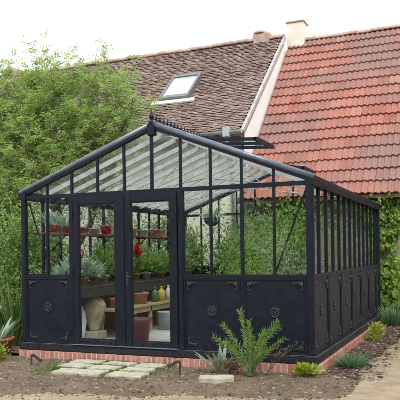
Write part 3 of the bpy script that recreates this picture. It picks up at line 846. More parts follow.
# feathery light green tree left of the greenhouse
def feathery_tree():
    base = Vector((-6.6, 4.3, 0))
    T = thing('feathery_tree', base, 'airy light green tree with feathery leaves in front of the farmhouse roof', 'tree')
    tips = []
    def A(x, y, z, w=1.): c = 5.0+.14*max(0, -5.2-x); tips.append((Vector((x, y, z if z < c else c+(z-c)*.35)), w))
    for p in ((-7.0, 4.3, 5.95), (-7.5, 4.6, 5.2), (-8.2, 4.6, 5.4), (-8.6, 4.2, 4.6), (-5.4, 4.3, 5.9), (-5.0, 4.4, 5.1), (-4.55, 4.2, 4.75), (-4.6, 4.0, 4.35),
              (-5.5, 4.0, 5.0), (-6.0, 4.6, 5.3), (-6.5, 4.0, 5.1), (-5.2, 3.9, 4.2), (-6.2, 3.6, 4.3), (-7.2, 3.7, 4.6), (-7.9, 3.8, 4.0), (-5.0, 3.6, 3.7),
              (-5.7, 3.3, 3.6), (-6.7, 3.2, 3.7), (-7.6, 3.3, 3.4), (-8.4, 3.8, 3.2), (-6.1, 4.9, 4.7), (-7.0, 5.0, 4.4), (-5.4, 4.8, 4.0), (-8.8, 4.8, 4.0),
              (-5.3, 3.2, 3.0), (-5.9, 4.3, 4.0), (-6.6, 4.4, 4.6), (-7.8, 4.3, 4.7), (-5.2, 4.5, 4.6), (-6.4, 4.8, 5.2), (-8.5, 4.5, 5.2), (-5.6, 3.7, 4.5), (-6.9, 3.5, 3.2), (-6.3, 2.9, 3.0), (-7.3, 3.0, 2.7), (-8.1, 3.4, 2.4), (-4.85, 4.6, 4.6), (-9.3, 4.4, 3.4), (-9.0, 4.6, 5.0), (-9.4, 4.5, 5.7), (-8.8, 4.5, 5.6), (-9.9, 4.6, 5.8), (-9.6, 4.5, 4.6), (-9.0, 4.3, 5.4), (-8.3, 4.5, 5.6), (-7.6, 4.3, 5.5), (-6.9, 4.4, 5.3), (-9.9, 4.4, 4.2), (-8.2, 4.2, 4.5), (-9.9, 4.5, 5.2), (-8.0, 4.4, 5.3), (-6.7, 4.5, 5.4), (-5.7, 4.4, 5.4), (-7.3, 4.6, 5.6), (-6.2, 4.3, 5.6)): A(*p)
    wood = MB(); sprays = []
    def limb(a, b, r0, r1, bend=.25, n=6):
        pts = []; off = Vector((random.gauss(0, bend), random.gauss(0, bend), random.gauss(0, bend)*.4))
        for i in range(n+1):
            t = i/n; pts.append(a.lerp(b, t)+off*math.sin(PI*t)*.5+Vector((0, 0, .25*math.sin(PI*t))))
        wood.tube(pts, [r0+(r1-r0)*i/n for i in range(n+1)], 6)
        return pts
    trunks = []
    for k, q in enumerate(((-7.3, 4.2, 2.0), (-6.4, 4.0, 2.2), (-5.7, 4.2, 2.1), (-6.9, 4.7, 2.3))):
        limb(base+Vector((random.uniform(-.15, .15), random.uniform(-.1, .1), -.05)), Vector(q), .10, .06, .15); trunks.append(Vector(q))
    for tp, w in tips:
        s = min(trunks, key=lambda q: (q-tp).length)
        pts = limb(s, tp, .028, .005, .3, 8)
        for i in range(2, 9):
            for j in range(3):
                d = Vector((random.gauss(0, 1), random.gauss(0, .8), random.gauss(.15, .6))).normalized()
                e = pts[i]+d*random.uniform(.25, .75)
                limb(pts[i], e, .005, .002, .08, 4)
                for m in range(8 if tp.z < 4.9 else 11):
                    t = random.uniform(.2, 1.2); sprays.append((pts[i].lerp(e, t), d))
    # bare upright shoots standing above the crown
    for (a, b, nn_) in (((-7.1, 4.4, 4.7), (-7.42, 4.5, 6.35), 26), ((-7.1, 4.4, 4.9), (-6.98, 4.4, 6.3), 9), ((-5.5, 4.4, 4.7), (-5.42, 4.4, 6.0), 22)):
        a, b = Vector(a), Vector(b); limb(a, b, .006, .002, .05, 5)
        for m in range(nn_): sprays.append((a.lerp(b, random.uniform(.3, 1)), Vector((random.gauss(0, 1), random.gauss(0, 1), .6))))
    P = []; D = []; Nn = []; 
    for p, d in sprays:
        d = (d*.6+Vector((random.gauss(0, .7), random.gauss(0, .7), random.gauss(-.05, .5)))).normalized()
        sd = d.cross(Vector((0, 0, 1))); sd = sd.normalized() if sd.length > .1 else Vector((1, 0, 0))
        up = sd.cross(d); ln = random.uniform(.12, .24)
        for i in range(5):
            t = (i+1)/5.; q = p+d*ln*t+Vector((0, 0, -.05*t*t))
            for s in (-1, 1):
                P.append(q); D.append(sd*s+d*.7+up*random.gauss(0, .3)); Nn.append(up+Vector((random.gauss(0, .3), random.gauss(0, .3), 0)))
        P.append(p+d*ln); D.append(d); Nn.append(up)
    P = np.array([tuple(v) for v in P]); D = np.array([tuple(v) for v in D]); Nn = np.array([tuple(v) for v in Nn])
    lf = MB(); n = len(P); lf.leaves(P, D, Nn, rng.uniform(.05, .10, n), rng.uniform(.018, .032, n), .1)
    wood.build('trunk', 'bark', T)
    lf.build('crown', 'robinia', T)
feathery_tree()

shrub('broad_shrub', (-6.0, 2.2, 0), (-6.0, 2.2, 1.2), (1.0, .9, 1.15), 7500, 34, .085, .045, 'midleaf', 'tall mid green bush left of the greenhouse, above the sword-leaved plants', stems=16)
shrub('dark_shrub', (-7.4, 3.0, 0), (-7.4, 3.0, 1.4), (1.2, 1.0, 1.4), 8000, 34, .08, .045, 'darkleaf', 'dense dark green bush at the left edge beneath the feathery tree', stems=14)
shrub('grey_shrub', (-5.3, 4.4, 0), (-5.35, 4.4, 1.35), (.75, 1.0, 1.3), 6500, 30, .075, .04, 'greyleaf', 'grey-green bush behind the left glass wall of the greenhouse', stems=14)
shrub('wall_shrub', (-5.4, 6.3, 0), (-5.3, 6.3, 1.3), (1.1, .45, 1.35), 6000, 30, .085, .05, 'midleaf', 'green bush between greenhouse back corner and farmhouse wall', stems=14)
shrub('wall_shrub', (-3.3, 6.45, 0), (-3.3, 6.45, 1.25), (1.1, .35, .9), 2200, 20, .09, .05, 'midleaf', 'leafy bush along the farmhouse wall behind the greenhouse', stems=14)

# creeper on the barn wall at right
def creeper():
    t = thing('climbing_creeper', (0, 6.7, 0), 'bright green creeper with large leaves climbing the barn wall behind the greenhouse corner', 'climbing plant')
    P = []; D = []; Nn = []
    for i in range(9000):
        x = random.uniform(-2.5, .48); z = random.uniform(.12, 2.68)
        lim = .30+.07*math.sin(z*3.1)+.05*math.sin(z*7)+(.22 if z > 2.1 else 0)+(-.05 if z < 1 else 0)
        if x > lim+random.gauss(0, .02): continue
        if noise.noise(Vector((x*3.2, z*3.2, 5))) < -.22 and z < 2: continue
        b = .16+.12*noise.noise(Vector((x*2.4, z*2.4, 1)))
        y = 6.73-abs(random.gauss(0, 1))*b-.02
        P.append((x, max(y, 6.2), z)); D.append((random.gauss(0, .5), random.gauss(-.25, .25), -1+random.gauss(0, .4)))
        Nn.append((random.gauss(0, .45), -1, random.gauss(.45, .4)))
    lf = MB(); n = len(P); lf.leaves(P, D, Nn, rng.uniform(.05, .135, n), rng.uniform(.05, .115, n), .16, .38)
    lf.build('foliage', 'creeper', t)
    st = MB()
    for k in range(9):
        x = -.9+.14*k; pts = [Vector((x+.1*math.sin(z*2.5+k), 6.72, z)) for z in [.0, .4, .9, 1.4, 1.9, 2.4]]
        st.tube(pts, [.018, .016, .013, .01, .008, .005], 6)
    st.build('stem', 'bark', t)
creeper()

# unseen tree belt behind and right, added to darken reflections in panes and metal
mb = MB()
cc = [(random.uniform(-32, 16), random.uniform(-34, -26), random.uniform(.3, 6.5)) for i in range(190)]+[(random.uniform(9.5, 14), random.uniform(-26, 5.5), random.uniform(.3, 5)) for i in range(150)]
P = np.array([cc[i % 340] for i in range(20000)])+rng.normal(size=(20000, 3))*np.array((1.1, .9, .9))
P[:, 2] = np.abs(P[:, 2]); D = rnd_dirs(len(P)); mb.leaves(P, D, rnd_dirs(len(P), .6), rng.uniform(.3, .6, len(P)), rng.uniform(.2, .4, len(P)))
for i in range(30):
    x, y = (-30+2.4*i+random.uniform(-.6, .6), random.uniform(-32, -28)) if i < 19 else (random.uniform(10.5, 12.5), -24+2.6*(i-19)); mb.tube([(x, y, -.05), (x+.1, y, 3), (x, y, 5.5)], [.18, .13, .05], 6)
tag(mb.build('unseen_treeline', 'darkleaf'), kind='stuff')
# sword-leaved plants at far left
def sword(loc, n, L_, w, mat, label, group=None, lean=.45, cat='plant', name='sword_plant', droop=.5):
    mb = MB()
    for i in range(n):
        a = random.random()*6.28; r = random.random()**.5
        d = Vector((math.cos(a)*lean*r, math.sin(a)*lean*r, 1))
        p = Vector(loc)+Vector((math.cos(a)*.10*r, math.sin(a)*.10*r, 0))
        mb.blade(p, d, L_*random.uniform(.6, 1.1), w*random.uniform(.7, 1.2), droop*random.uniform(.3, 1.5), 6, roll=random.uniform(-.6, .6))
    o = MB(); o.v = [(x-loc[0], y-loc[1], z-loc[2]) for x, y, z in mb.v]; o.f = mb.f; o.r = mb.r
    ob = o.build(name, mat, None, False, True); ob.location = loc
    return tag(ob, label, cat, group)
sword((-5.0, .75, 0), 75, 1.05, .05, 'sword', 'tall clump of dark green sword leaves beside the greenhouse front corner')
sword((-5.75, .7, 0), 80, 1.25, .055, 'sword', 'tall clump of sword leaves at the left photo edge, under the bush')
sword((-4.75, 1.6, 0), 55, .95, .045, 'sword', 'clump of sword leaves against the left glass wall, furthest back of the three', lean=.35)
sword((-4.72, .05, 0.2), 15, .46, .075, 'paleleaf', 'pale broad-leaved agave-like plant growing in the big terracotta pot', name='broad_leaf_plant', lean=1.2, droop=.2)

# ------------------------------------------------------------------ pots, garden pieces
def pot_mesh(r, h, rim=.018, taper=.72, n=24):
    mb = MB()
    mb.lathe([(r*taper, 0), (r*.97, h*.8), (r+rim*.6, h*.81), (r+rim, h*.99), (r+rim*.8, h), (r-.012, h), (r-.02, h*.86), (.01, h*.85)], (0, 0, 0), n)
    return mb
def pot(loc, r, h, mat, label, name='plant_pot', cat='pot', group=None, soil=True, rim=.018, taper=.72):
    t = pot_mesh(r, h, rim, taper).build(name, mat, None, True, True)
    t.location = loc; tag(t, label, cat, group)
    if soil:
        mb = MB(); mb.lathe([(r*.9, h*.86), (r*.85, h*.885), (.01, h*.9)], (0, 0, 0), 16); mb.build('potting_soil', 'mulch', t, True, True)
    return t
pot((-4.72, .05, 0), .22, .24, 'terracotta', 'large round terracotta pot on the ground left of the greenhouse corner', rim=.02, taper=.8)
def small_clump(name, loc, rad, n, ln, wd, mat, label, cat='plant', k=14, group=None):
    mb = MB(); P = clump_points((0, 0, rad[2]*.8), rad, n, k, .28); P = P[P[:, 2] > .01]; m = len(P)
    D = P/np.array(rad)*np.array((1, 1, .6))+rnd_dirs(m, .2)*.5
    mb.leaves(P, D, rnd_dirs(m, 1.2), ln*rng.uniform(.6, 1.2, m), wd*rng.uniform(.7, 1.2, m))
    t = thing(name, loc, label, cat, group)
    mb.build('foliage', mat, t, False, True)
    st = MB()
    for q in range(5):
        e = Vector((random.gauss(0, .5)*rad[0], random.gauss(0, .5)*rad[1], rad[2]*random.uniform(.7, 1.3)))
        st.tube([(0, 0, -.02), tuple(e*.5+Vector((0, 0, .02))), tuple(e)], [.006, .005, .002], 5)
    st.build('stem', 'stem', t, False, True)
    return t
small_clump('leafy_plant', (-4.42, -.36, 0), (.16, .14, .12), 420, .05, .035, 'limeleaf', 'yellow-green leafy plant on the ground in front of the big terracotta pot')
small_clump('leafy_plant', (-.06, -.17, 0), (.14, .10, .06), 300, .06, .045, 'limeleaf', 'low pale lime plant in front of the greenhouse right corner')
small_clump('leafy_plant', (.25, 3.2, 0.02), (.14, .2, .12), 380, .06, .03, 'limeleaf', 'yellow-green plant in the dark bed halfway along the brick footing')
def grass_clump(name, loc, n, L_, w, mat, label, lean=1.0, rad=.12, cat='plant'):
    mb = MB()
    for i in range(n):
        a = random.random()*6.28; r = random.random()**.6
        d = Vector((math.cos(a)*lean*r, math.sin(a)*lean*r, .9))
        mb.blade(Vector((math.cos(a)*rad*r, math.sin(a)*rad*r, 0)), d, L_*random.uniform(.5, 1.1), w, .9*random.random(), 4, roll=random.uniform(-1, 1))
    ob = mb.build(name, mat, None, False, True); ob.location = loc
    return tag(ob, label, cat)
grass_clump('tufted_plant', (.32, .62, -.01), 260, .23, .012, 'blueleaf', 'low tuft of narrow blue-green leaves in the dark bed near the front corner', 1.3, .12)
grass_clump('tufted_plant', (.22, 5.45, .02), 320, .42, .016, 'blueleaf', 'larger tuft of grey-green leaves at the far end of the brick footing', 1.1, .2)
small_clump('leafy_plant', (.5, 5.6, .02), (.25, .25, .12), 420, .09, .035, 'creeper', 'bright green low plant beside the far grey-green tuft', 'plant')
small_clump('leafy_plant', (.52, 6.3, .02), (.3, .2, .14), 400, .08, .035, 'grass', 'green low plant at the foot of the barn wall', 'plant')

# pinnate shrub in front of the right hand panels
def pinnate_plant(loc):
    t = thing('pinnate_plant', loc, 'fern-like plant with upright feathery green stems in front of the right-hand panels', 'plant')
    st = MB(); P = []; D = []; Nn = []
    spec = [(-.44, -.05, .44, 34), (-.36, .05, .58, 36), (-.26, -.12, .42, 30), (-.12, 0, .76, 44), (-.04, .1, .62, 34), (.07, -.1, .48, 30),
            (.2, -.02, .54, 36), (.32, .05, .64, 40), (.38, -.06, .60, 38), (.42, .06, .44, 30), (.26, -.15, .34, 24), (-.3, .12, .30, 24), (.14, .12, .5, 30)]
    for (dx, dy, h, nl) in spec:
        b = Vector((random.gauss(0, .03), random.gauss(0, .03), 0)); e = Vector((dx, dy, h))
        ctrl = Vector((dx*.35, dy*.4, h*.62))
        pts = [b*(1-s)**2+ctrl*2*s*(1-s)+e*s*s for s in [i/12 for i in range(13)]]
        st.tube(pts, [.008-.0055*i/12 for i in range(13)], 5)
        for i in range(nl*2):
            s = .22+.78*(i/(nl*2)); q = b*(1-s)**2+ctrl*2*s*(1-s)+e*s*s
            tg = ((ctrl-b)*(1-s)+(e-ctrl)*s).normalized()
            ax = tg.cross(Vector((random.gauss(0, .35), -1, random.gauss(0, .35)))).normalized()
            sd = ax*(1 if i % 2 else -1)
            if i % 3 == 0: sd = (sd+tg.cross(ax)*random.choice((-1, 1))).normalized()
            P.append(q); D.append(sd*.9+tg*.9+Vector((0, 0, random.gauss(0, .15)))); Nn.append(tg.cross(sd)+Vector((0, -.4, .5)))
    for k in range(22):                                     # dry wiry shoots at the foot
        a = random.random()*6.28; e = Vector((math.cos(a)*.22*random.random()**.5, math.sin(a)*.16, random.uniform(.1, .34)))
        st.tube([(e.x*.2, e.y*.2, 0), tuple(e*.55+Vector((0, 0, .03))), tuple(e)], [.003, .0025, .0012], 4)
    n = len(P); lf = MB()
    lf.leaves(np.array([tuple(v) for v in P]), np.array([tuple(v) for v in D]), np.array([tuple(v) for v in Nn]), rng.uniform(.03, .085, n), rng.uniform(.008, .016, n), .2)
    st.build('stem', 'stem', t, False, True); lf.build('foliage', 'fern', t, False, True)
pinnate_plant((-.66, -.44, .01))
# airy dry sprig to its right and glaucous plant to its left
mb = MB()
for k in range(4):
    e = Vector((.12+.09*k*random.uniform(.8, 1.1), random.uniform(-.05, .05), .28+.03*k)); mb.tube([(0, 0, 0), tuple(e*.5+Vector((0, 0, .04))), tuple(e)], [.004, .003, .0015], 5)
    for j in range(8):
        q = e*random.uniform(.6, 1.05); mb.tube([tuple(q), tuple(q+Vector((random.gauss(0, .02), random.gauss(0, .02), .02)))], .005, 5)
o = mb.build('dry_sprig', 'bark', None, False, True); o.location = (-.5, -.3, .01); tag(o, 'thin dry flower sprigs leaning right beside the fern-like plant', 'plant')
sword((-1.12, -.2, .0), 14, .36, .075, 'paleleaf', 'pale glaucous plant with broad spiky leaves left of the fern-like plant', name='glaucous_plant', lean=1.2, droop=.1)
small_clump('heather_plant', (-.98, -.36, 0), (.24, .12, .10), 420, .045, .015, 'redleaf', 'reddish purple low plant behind the single edging stone')

# slabs
def slab(cx, cy, w, d, rot, label, h=.022, group='pale paving slabs at the greenhouse door'):
    mb = MB(); n = 5; w *= .95; d *= .9
    pts = []
    for (u0, v0, u1, v1) in ((-1, -1, 1, -1), (1, -1, 1, 1), (1, 1, -1, 1), (-1, 1, -1, -1)):
        for i in range(n):
            t = i/n; pts.append(((u0+(u1-u0)*t)*w/2*.985+random.gauss(0, .006), (v0+(v1-v0)*t)*d/2*.985+random.gauss(0, .006)))
    k = len(pts)
    v = [(x, y, -.04) for x, y in pts]+[(x, y, h-.008) for x, y in pts]+[(x*.975, y*.965, h+random.gauss(0, .0015)) for x, y in pts]
    f = [tuple(range(k-1, -1, -1)), tuple(range(2*k, 3*k))]
    for i in range(k):
        j = (i+1) % k; f += [(i, j, k+j, k+i), (k+i, k+j, 2*k+j, 2*k+i)]
    mb.add(v, f, .5)
    o = mb.build('paving_slab', 'slab', None, False, True); o.location = (cx, cy, 0); o.rotation_euler = (0, 0, rot)
    return tag(o, label, 'paving slab', group)
for (cx, cy, w, d, rot, lb) in (
    (-3.02, -.20, .46, .25, .05, 'small pale slab in the back row below the left door, leftmost of the row'),
    (-2.52, -.23, .42, .26, -.06, 'small pale slab in the back row, beneath the meeting of the two doors'),
    (-2.07, -.22, .38, .26, .08, 'pale slab in the back row below the right door, rightmost of the row'),
    (-3.0, -.53, .42, .28, -.10, 'pale slab at the far left end of the middle row of paving'),
    (-2.55, -.55, .42, .27, .04, 'square pale slab in the centre of the door paving, grass on every side'),
    (-2.08, -.55, .40, .29, -.07, 'pale slab at the right end of the middle row of paving'),
    (-2.7, -.88, .70, .30, .03, 'large pale slab in the front row, left of the two'),
    (-2.05, -.87, .50, .29, .05, 'large pale slab in the front row, right of the two')):
    slab(cx, cy, w, d, rot, lb)
slab(-.95, -.78, .42, .24, .34, 'single long cream edging stone lying in front of the fern-like plant', .04, None)
# grass in joints
mb = MB()
for k in range(5200):
    if random.random() < .7:
        y = random.choice((-.38, -.71, -.06))+random.gauss(0, .026); x = random.uniform(-3.25, -1.8)
    else:
        x = random.choice((-2.82, -2.33, -3.32, -1.80, -2.35, -3.15))+random.gauss(0, .03); y = random.uniform(-1.12, -.08)
    if noise.noise(Vector((x*4, y*4, 2))) < -.12: continue
    a = random.random()*6.28
    mb.blade((x, y, -.02), (math.cos(a)*.6, math.sin(a)*.6, 1), random.uniform(.03, .075), .0045, .9, 3)
tag(mb.build('joint_grass', 'grass'), 'short green grass growing in the joints of the door paving', 'grass', kind='stuff')

# iron door catches standing in the soil
def door_catch(loc, flip, label):
    t = thing('door_catch', loc, label, 'door catch', 'iron door catches in the soil')
    mb = MB(); mb.cbox((-.011, -.009, -.07), (.011, .009, .14), .004); mb.build('post', 'rust', t, False, True)
    mb = MB(); mb.prism([(0.0, .142), (.04*flip, .148), (.17*flip, .075), (.15*flip, .042), (.05*flip, .108), (0, .115)][::flip], 'y', -.008, .008)
    mb.build('lever', 'rust', t, False, True)
door_catch((-3.62, -.62, 0), 1, 'dark iron catch with lever pointing right, below the left corner panel')
door_catch((-1.53, -.50, 0), -1, 'dark iron catch with lever pointing left, below the right door post')

# ------------------------------------------------------------------ inside the greenhouse
mb = None
sh = thing('wall_shelf', (-4.02, 2.8, 1.75), 'long red-brown wooden shelf along the left glass wall inside the greenhouse', 'shelf')
m_ = MB(); m_.cbox((-4.16, .15, 1.735), (-3.86, 5.3, 1.77), .004); m_.build('board', 'shelfwood', sh)
for y in (.6, 1.9, 3.2, 4.5):
    m_ = MB(); m_.bar((-4.15, y, 1.5), (-3.9, y, 1.73), .02, .02); m_.bar((-4.15, y, 1.725), (-3.9, y, 1.725), .02, .015); m_.build('bracket', 'metal', sh)
bn = thing('potting_bench', (-3.85, 2.8, 0), 'dark waist-high staging bench covered in plants along the left wall inside', 'bench')
m_ = MB(); m_.cbox((-4.16, .2, .93), (-3.55, 5.3, .965), .004); m_.build('bench_top', 'benchdark', bn)
m_ = MB(); m_.box((-3.565, .22, .80), (-3.545, 5.28, .928)); m_.build('apron', 'benchdark', bn)
for y in (.35, 2.0, 3.6, 5.15):
    for x in (-4.1, -3.6):
        m_ = MB(); m_.box((x-.025, y-.025, .12), (x+.025, y+.025, .928)); m_.build('leg', 'benchdark', bn)
lb = thing('plank_bench', (-3.55, 2.7, .12), 'low light-wood plank bench with square legs, carrying pots and bottles', 'bench')
m_ = MB(); m_.cbox((-3.78, 1.15, .545), (-3.36, 4.4, .585), .005); m_.build('bench_top', 'wood', lb)
for y in (1.3, 2.4, 3.3, 4.25):
    for x in (-3.72, -3.42):
        m_ = MB(); m_.cbox((x-.03, y-.03, .12), (x+.03, y+.03, .544), .004); m_.build('leg', 'wood', lb)
m_ = MB(); m_.box((-3.41, 1.2, .46), (-3.39, 4.35, .542)); m_.build('stretcher', 'wood', lb)

# pots on the shelf
for (y, r, h, mat, label) in (
    (.42, .085, .13, 'terracotta', 'terracotta pot with grey spiky plant at the near end of the wall shelf'),
    (.64, .08, .12, 'terracotta', 'second terracotta pot from the near end of the wall shelf'),
    (.86, .09, .13, 'terracotta', 'third terracotta pot from the near end of the wall shelf, beside the door post'),
    (1.25, .07, .11, 'terracotta', 'small terracotta pot on the shelf seen through the left edge of the left door'),
    (1.55, .075, .1, 'greypl', 'grey pot on the shelf beside the bright red pot'),
    (1.93, .095, .16, 'redplastic', 'bright red plastic pot on the shelf behind the left door glass'),
    (2.85, .08, .14, 'ochre', 'ochre yellow pot on the shelf behind the right door glass'),
    (3.25, .08, .12, 'greypl', 'grey pot on the shelf between the ochre pot and the orange pots'),
    (3.7, .09, .14, 'terracotta', 'orange pot on the shelf behind the right door, nearer of the two'),
    (3.98, .09, .14, 'terracotta', 'orange pot on the shelf behind the right door, farther of the two')):
    pot((-3.99, y, 1.77), r, h, mat, label, group='pots on the wall shelf', rim=.012)
def cactus(loc, s, label):
    sword(loc, 26, .2*s, .03*s, 'paleleaf', label, 'spiky plants on the wall shelf', 1.1, 'plant', 'spiky_plant', .1)
cactus((-3.99, .42, 1.88), 1.2, 'grey spiky plant in the nearest shelf pot')
cactus((-3.99, .64, 1.87), 1.3, 'grey spiky plant in the second shelf pot')
cactus((-3.99, .86, 1.88), 1.5, 'taller pale spiky plant in the third shelf pot')

# plants on the staging bench
def bench_plant(y, x, mat, n, rad, ln, wd, potmat, label, plabel, cat='plant'):
    pot((x, y, .965), .085, .13, potmat, plabel, group='pots on the staging bench', rim=.012)
    small_clump('potted_plant', (x, y, 1.07), rad, n, ln, wd, mat, label, cat, group='plants on the staging bench')
bench_plant(.45, -3.78, 'paleleaf', 260, (.2, .2, .10), .12, .05, 'terracotta', 'pale silvery succulent on the bench nearest the front corner', 'terracotta pot of the nearest silvery succulent')
bench_plant(.82, -3.75, 'paleleaf', 280, (.22, .2, .12), .13, .06, 'terracotta', 'large pale silvery succulent on the bench beside the left door post', 'terracotta pot of the silvery succulent beside the door post')
bench_plant(1.25, -3.8, 'blueleaf', 260, (.18, .18, .14), .12, .04, 'terracotta', 'blue-green plant on the bench at the left edge of the left door', 'terracotta pot of the blue-green bench plant')
bench_plant(1.6, -3.85, 'midleaf', 900, (.2, .22, .26), .09, .022, 'greypl', 'tall green leafy plant on the bench in the middle of the left door', 'grey pot of the tall leafy plant behind the left door')
bench_plant(2.1, -3.85, 'creeper', 900, (.22, .24, .28), .08, .028, 'terracotta', 'bright green bushy plant on the bench at the right of the left door', 'terracotta pot of the bright bushy plant')
bench_plant(2.6, -3.8, 'midleaf', 700, (.2, .22, .24), .07, .035, 'terracotta', 'green geranium foliage under red blooms on the bench', 'terracotta pot of the red geranium')
bench_plant(3.1, -3.85, 'creeper', 500, (.24, .24, .22), .17, .02, 'greypl', 'strappy light green plant on the bench behind the right door', 'grey pot of the strappy plant')
bench_plant(3.6, -3.8, 'midleaf', 700, (.24, .26, .2), .09, .03, 'terracotta', 'spreading green plant on the bench in the middle of the right door', 'terracotta pot of the spreading plant')
bench_plant(4.2, -3.8, 'creeper', 900, (.26, .28, .28), .08, .03, 'terracotta', 'leafy plant on the bench at the right edge of the right door', 'terracotta pot of the leafy plant at the right door edge')
bench_plant(4.9, -3.8, 'midleaf', 1600, (.3, .35, .5), .08, .035, 'terracotta', 'big green plant at the far end of the bench', 'terracotta pot at the far end of the bench')
small_clump('red_blooms', (-3.62, 2.28, 1.36), (.09, .1, .14), 210, .05, .045, 'redflower', 'cluster of red geranium blooms behind the right door', 'flower', 8)
small_clump('red_blooms', (-3.6, .55, 1.36), (.035, .04, .07), 40, .04, .035, 'redflower', 'small red blooms seen at the left edge of the left door', 'flower', 6)
m_ = MB(); m_.cbox((-3.66, 1.72, .967), (-3.56, 1.98, 1.04), .004); tag(m_.build('label_box', 'paleurn'), 'small white box on the edge of the staging bench', 'box')

# low items behind the doors
def lathe_thing(name, loc, prof, mat, label, cat):
    m_ = MB(); m_.lathe(prof, (0, 0, 0), 28); o = m_.build(name, mat, None, True, True); o.location = loc; return tag(o, label, cat)
m_ = MB(); m_.cbox((-3.92, 1.0, .12), (-3.62, 1.3, .245), .01); tag(m_.build('stone_block', 'slab'), 'low stone block under the big urn', 'block')
lathe_thing('big_urn', (-3.76, 1.15, .246), [(.075, 0), (.085, .03), (.115, .12), (.16, .24), (.188, .34), (.185, .41), (.15, .48), (.09, .53), (.075, .55), (.092, .575), (.088, .585), (.065, .56), (.055, .45)], 'urn',
            'large mottled beige urn on the floor behind the left door', 'urn')
lathe_thing('pale_jar', (-3.9, .88, .12), [(.1, 0), (.13, .12), (.15, .3), (.13, .43), (.09, .5), (.1, .53), (.08, .53), (.07, .45)], 'paleurn',
            'whitish tall jar left of the big urn', 'jar')
pot((-2.98, 1.2, .12), .175, .34, 'maroon', 'big maroon plastic pot on the floor behind the right door', rim=.02, taper=.74)
lathe_thing('grey_bucket', (-3.2, 2.6, .12), [(.13, 0), (.165, .3), (.175, .31), (.16, .31), (.15, .2)], 'greypl', 'grey bucket on the floor beneath the plank bench', 'bucket')
pot((-3.55, 1.45, .585), .10, .16, 'terracotta', 'terracotta pot on the plank bench behind the left door, right of the urn')
pot((-3.6, 1.75, .585), .085, .13, 'terracotta', 'smaller terracotta pot on the plank bench at the right of the left door')
pot((-3.55, 2.25, .585), .155, .2, 'terracotta', 'wide terracotta bowl on the plank bench behind the right door', taper=.8)
for (p_, r_, h_, m2, l_) in (((-3.68, 2.62, .585), .07, .12, 'urn', 'small beige pot on the plank bench behind the green bottle'),
    ((-3.66, 3.15, .585), .08, .15, 'terracotta', 'terracotta pot on the plank bench behind the white bottle'),
    ((-3.45, 3.68, .585), .06, .1, 'ochre', 'small ochre pot near the far end of the plank bench'),
    ((-3.62, 2.15, .12), .11, .2, 'terracotta', 'dusty terracotta pot on the floor under the plank bench, behind the maroon pot'),
    ((-3.3, 3.5, .12), .13, .24, 'urn', 'beige pot on the floor beyond the grey bucket'),
    ((-3.95, 1.55, .12), .13, .34, 'urn', 'tall beige pot on the floor behind the big urn')):
    pot(p_, r_, h_, m2, l_, rim=.012)
def bottle(loc, r, h, mat, label):
    o = lathe_thing('bottle', loc, [(r, 0), (r, h*.62), (r*.8, h*.72), (r*.35, h*.82), (r*.35, h*.93), (r*.42, h*.94), (r*.42, h), (.004, h)], mat, label, 'bottle')
    o['group'] = 'bottles on the plank bench'
bottle((-3.5, 2.75, .585), .06, .26, 'greenpl', 'green bottle on the plank bench')
bottle((-3.46, 2.93, .585), .07, .27, 'yellow', 'bright yellow bottle on the plank bench')
bottle((-3.5, 3.3, .585), .055, .27, 'paleurn', 'white bottle right of the yellow one on the plank bench')
bottle((-3.55, 3.55, .585), .05, .22, 'greypl', 'grey bottle on the plank bench, farther than the white one')
bottle((-3.5, 3.85, .585), .055, .2, 'greenpl', 'short green bottle at the far end of the plank bench')
pot((-3.3, 1.7, .12), .1, .17, 'terracotta', 'terracotta pot on the floor under the plank bench')

# large plants inside at the right and back
shrub('indoor_plant', (-2.6, 4.6, .12), (-2.6, 4.6, 1.3), (.7, .6, 1.15), 2300, 18, .10, .034, 'midleaf', 'tall leafy plant inside, seen left of the middle right-hand panes', 'plant', stems=10, stemmat='stem')
shrub('indoor_plant', (-1.7, 4.4, .12), (-1.7, 4.4, 1.35), (.7, .6, 1.15), 2300, 16, .13, .05, 'creeper', 'tall bright green plant inside, filling the middle right-hand panes', 'plant', stems=10, stemmat='stem')
shrub('indoor_plant', (-.85, 4.0, .12), (-.9, 4.0, 1.2), (.55, .8, 1.1), 3200, 28, .07, .026, 'midleaf', 'leafy plant inside near the right wall', 'plant', stems=10, stemmat='stem')
shrub('indoor_plant', (-1.5, 3.0, .12), (-1.5, 3.0, 1.15), (.55, .4, .95), 2600, 26, .055, .02, 'robinia', 'fine-leaved pale green plant inside in front of the bright tall one', 'plant', stems=12, sr=.007, stemmat='stem')
shrub('indoor_plant', (-.9, 2.6, .12), (-.95, 2.6, 1.05), (.45, .5, .8), 1300, 18, .08, .024, 'greyleaf', 'grey-green plant inside behind the last front pane at right', 'plant', stems=8, stemmat='stem')
shrub('indoor_plant', (-2.3, 3.4, .12), (-2.3, 3.4, .95), (.5, .4, .75), 1700, 20, .07, .024, 'creeper', 'lower light green plant inside right of the double doors', 'plant', stems=8, stemmat='stem')
# hanging basket with a pale curling plant below the first tie rod
hb = thing('hanging_basket', (-2.05, 1.9, 1.86), 'dark hanging basket below a roof tie rod behind the right-hand panes', 'basket')
m_ = MB(); m_.lathe([(.05, 0), (.11, .05), (.14, .13), (.13, .13), (.03, .10)], (-2.05, 1.9, 1.86), 18); m_.build('bowl', 'benchdark', hb, True)
m_ = MB()
for k in range(3):
    a = 2.1*k; m_.tube([(-2.05+.13*math.cos(a), 1.9+.13*math.sin(a), 1.985), (-2.05, 1.9, 2.4)], .003, 4)
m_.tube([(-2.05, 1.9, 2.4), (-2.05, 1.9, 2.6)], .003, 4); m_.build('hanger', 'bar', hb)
sword((-2.05, 1.9, 1.97), 46, .42, .022, 'paleleaf', 'pale curling spider plant spilling from the hanging basket', name='trailing_plant', lean=1.6, droop=2.6)

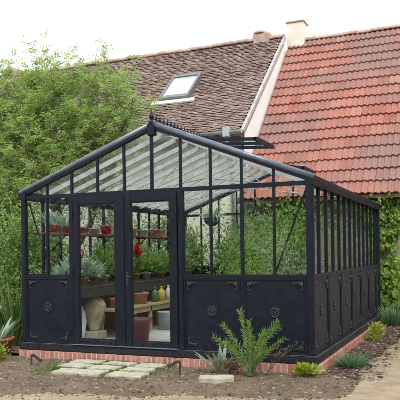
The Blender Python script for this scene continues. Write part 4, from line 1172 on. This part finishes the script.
# ------------------------------------------------------------------ light, camera, render
w = bpy.data.worlds.new('World'); S.world = w; w.use_nodes = True
nt = w.node_tree
for n in list(nt.nodes): nt.nodes.remove(n)
out = N(nt, 'ShaderNodeOutputWorld'); bg = N(nt, 'ShaderNodeBackground')
SUN_EL, SUN_AZ = math.radians(52), math.radians(142)        # azimuth clockwise from +Y (north)
sky = N(nt, 'ShaderNodeTexSky', sky_type='NISHITA'); sky.sun_disc = False
sky.sun_elevation = SUN_EL; sky.sun_rotation = SUN_AZ; sky.dust_density = 4; sky.air_density = 1.2
tc = N(nt, 'ShaderNodeTexCoord')
cl = ramp(nt, noise_tex(nt, 1.5, 5, .55, tc.outputs['Generated']), [(.3, (.86,)*3), (.7, (.98,)*3)])
mixn = N(nt, 'ShaderNodeMix', data_type='RGBA')
L(nt, cl, mixn.inputs[0]); L(nt, sky.outputs[0], mixn.inputs[6]); mixn.inputs[7].default_value = (10.2, 10.3, 10.5, 1)
L(nt, mixn.outputs[2], bg.inputs['Color']); bg.inputs['Strength'].default_value = .10
L(nt, bg.outputs[0], out.inputs['Surface'])

sd = bpy.data.lights.new('sun', 'SUN'); sd.energy = 1.3; sd.angle = math.radians(14); sd.color = (1, .96, .9)
so = bpy.data.objects.new('sun', sd); COL.objects.link(so)
dirv = Vector((math.sin(SUN_AZ)*math.cos(SUN_EL), math.cos(SUN_AZ)*math.cos(SUN_EL), math.sin(SUN_EL)))
so.rotation_euler = dirv.to_track_quat('Z', 'Y').to_euler(); so.location = dirv*40

cam = bpy.data.cameras.new('camera'); co = bpy.data.objects.new('camera', cam); COL.objects.link(co)
yaw, roll = .3992, .0137
R_ = Vector((math.cos(yaw), math.sin(yaw), 0)); F_ = Vector((-math.sin(yaw), math.cos(yaw), 0)); Z_ = Vector((0, 0, 1))
Rc = R_*math.cos(roll)-Z_*math.sin(roll); Uc = R_*math.sin(roll)+Z_*math.cos(roll)
mw = Matrix((Rc, Uc, -F_)).transposed().to_4x4(); mw.translation = (1.811, -7.7545, 1.4436)
co.matrix_world = mw
cam.sensor_width = 36; cam.lens = 662/400*36; cam.shift_y = 52.73/400; cam.clip_end = 1500; cam.clip_start = .05
S.camera = co
S.view_settings.view_transform = 'Standard'; S.view_settings.look = 'None'
S.view_settings.gamma = 1; S.view_settings.exposure = .8
S.view_settings.use_curve_mapping = False
S.cycles.max_bounces = 14; S.cycles.transparent_max_bounces = 24; S.cycles.transmission_bounces = 8
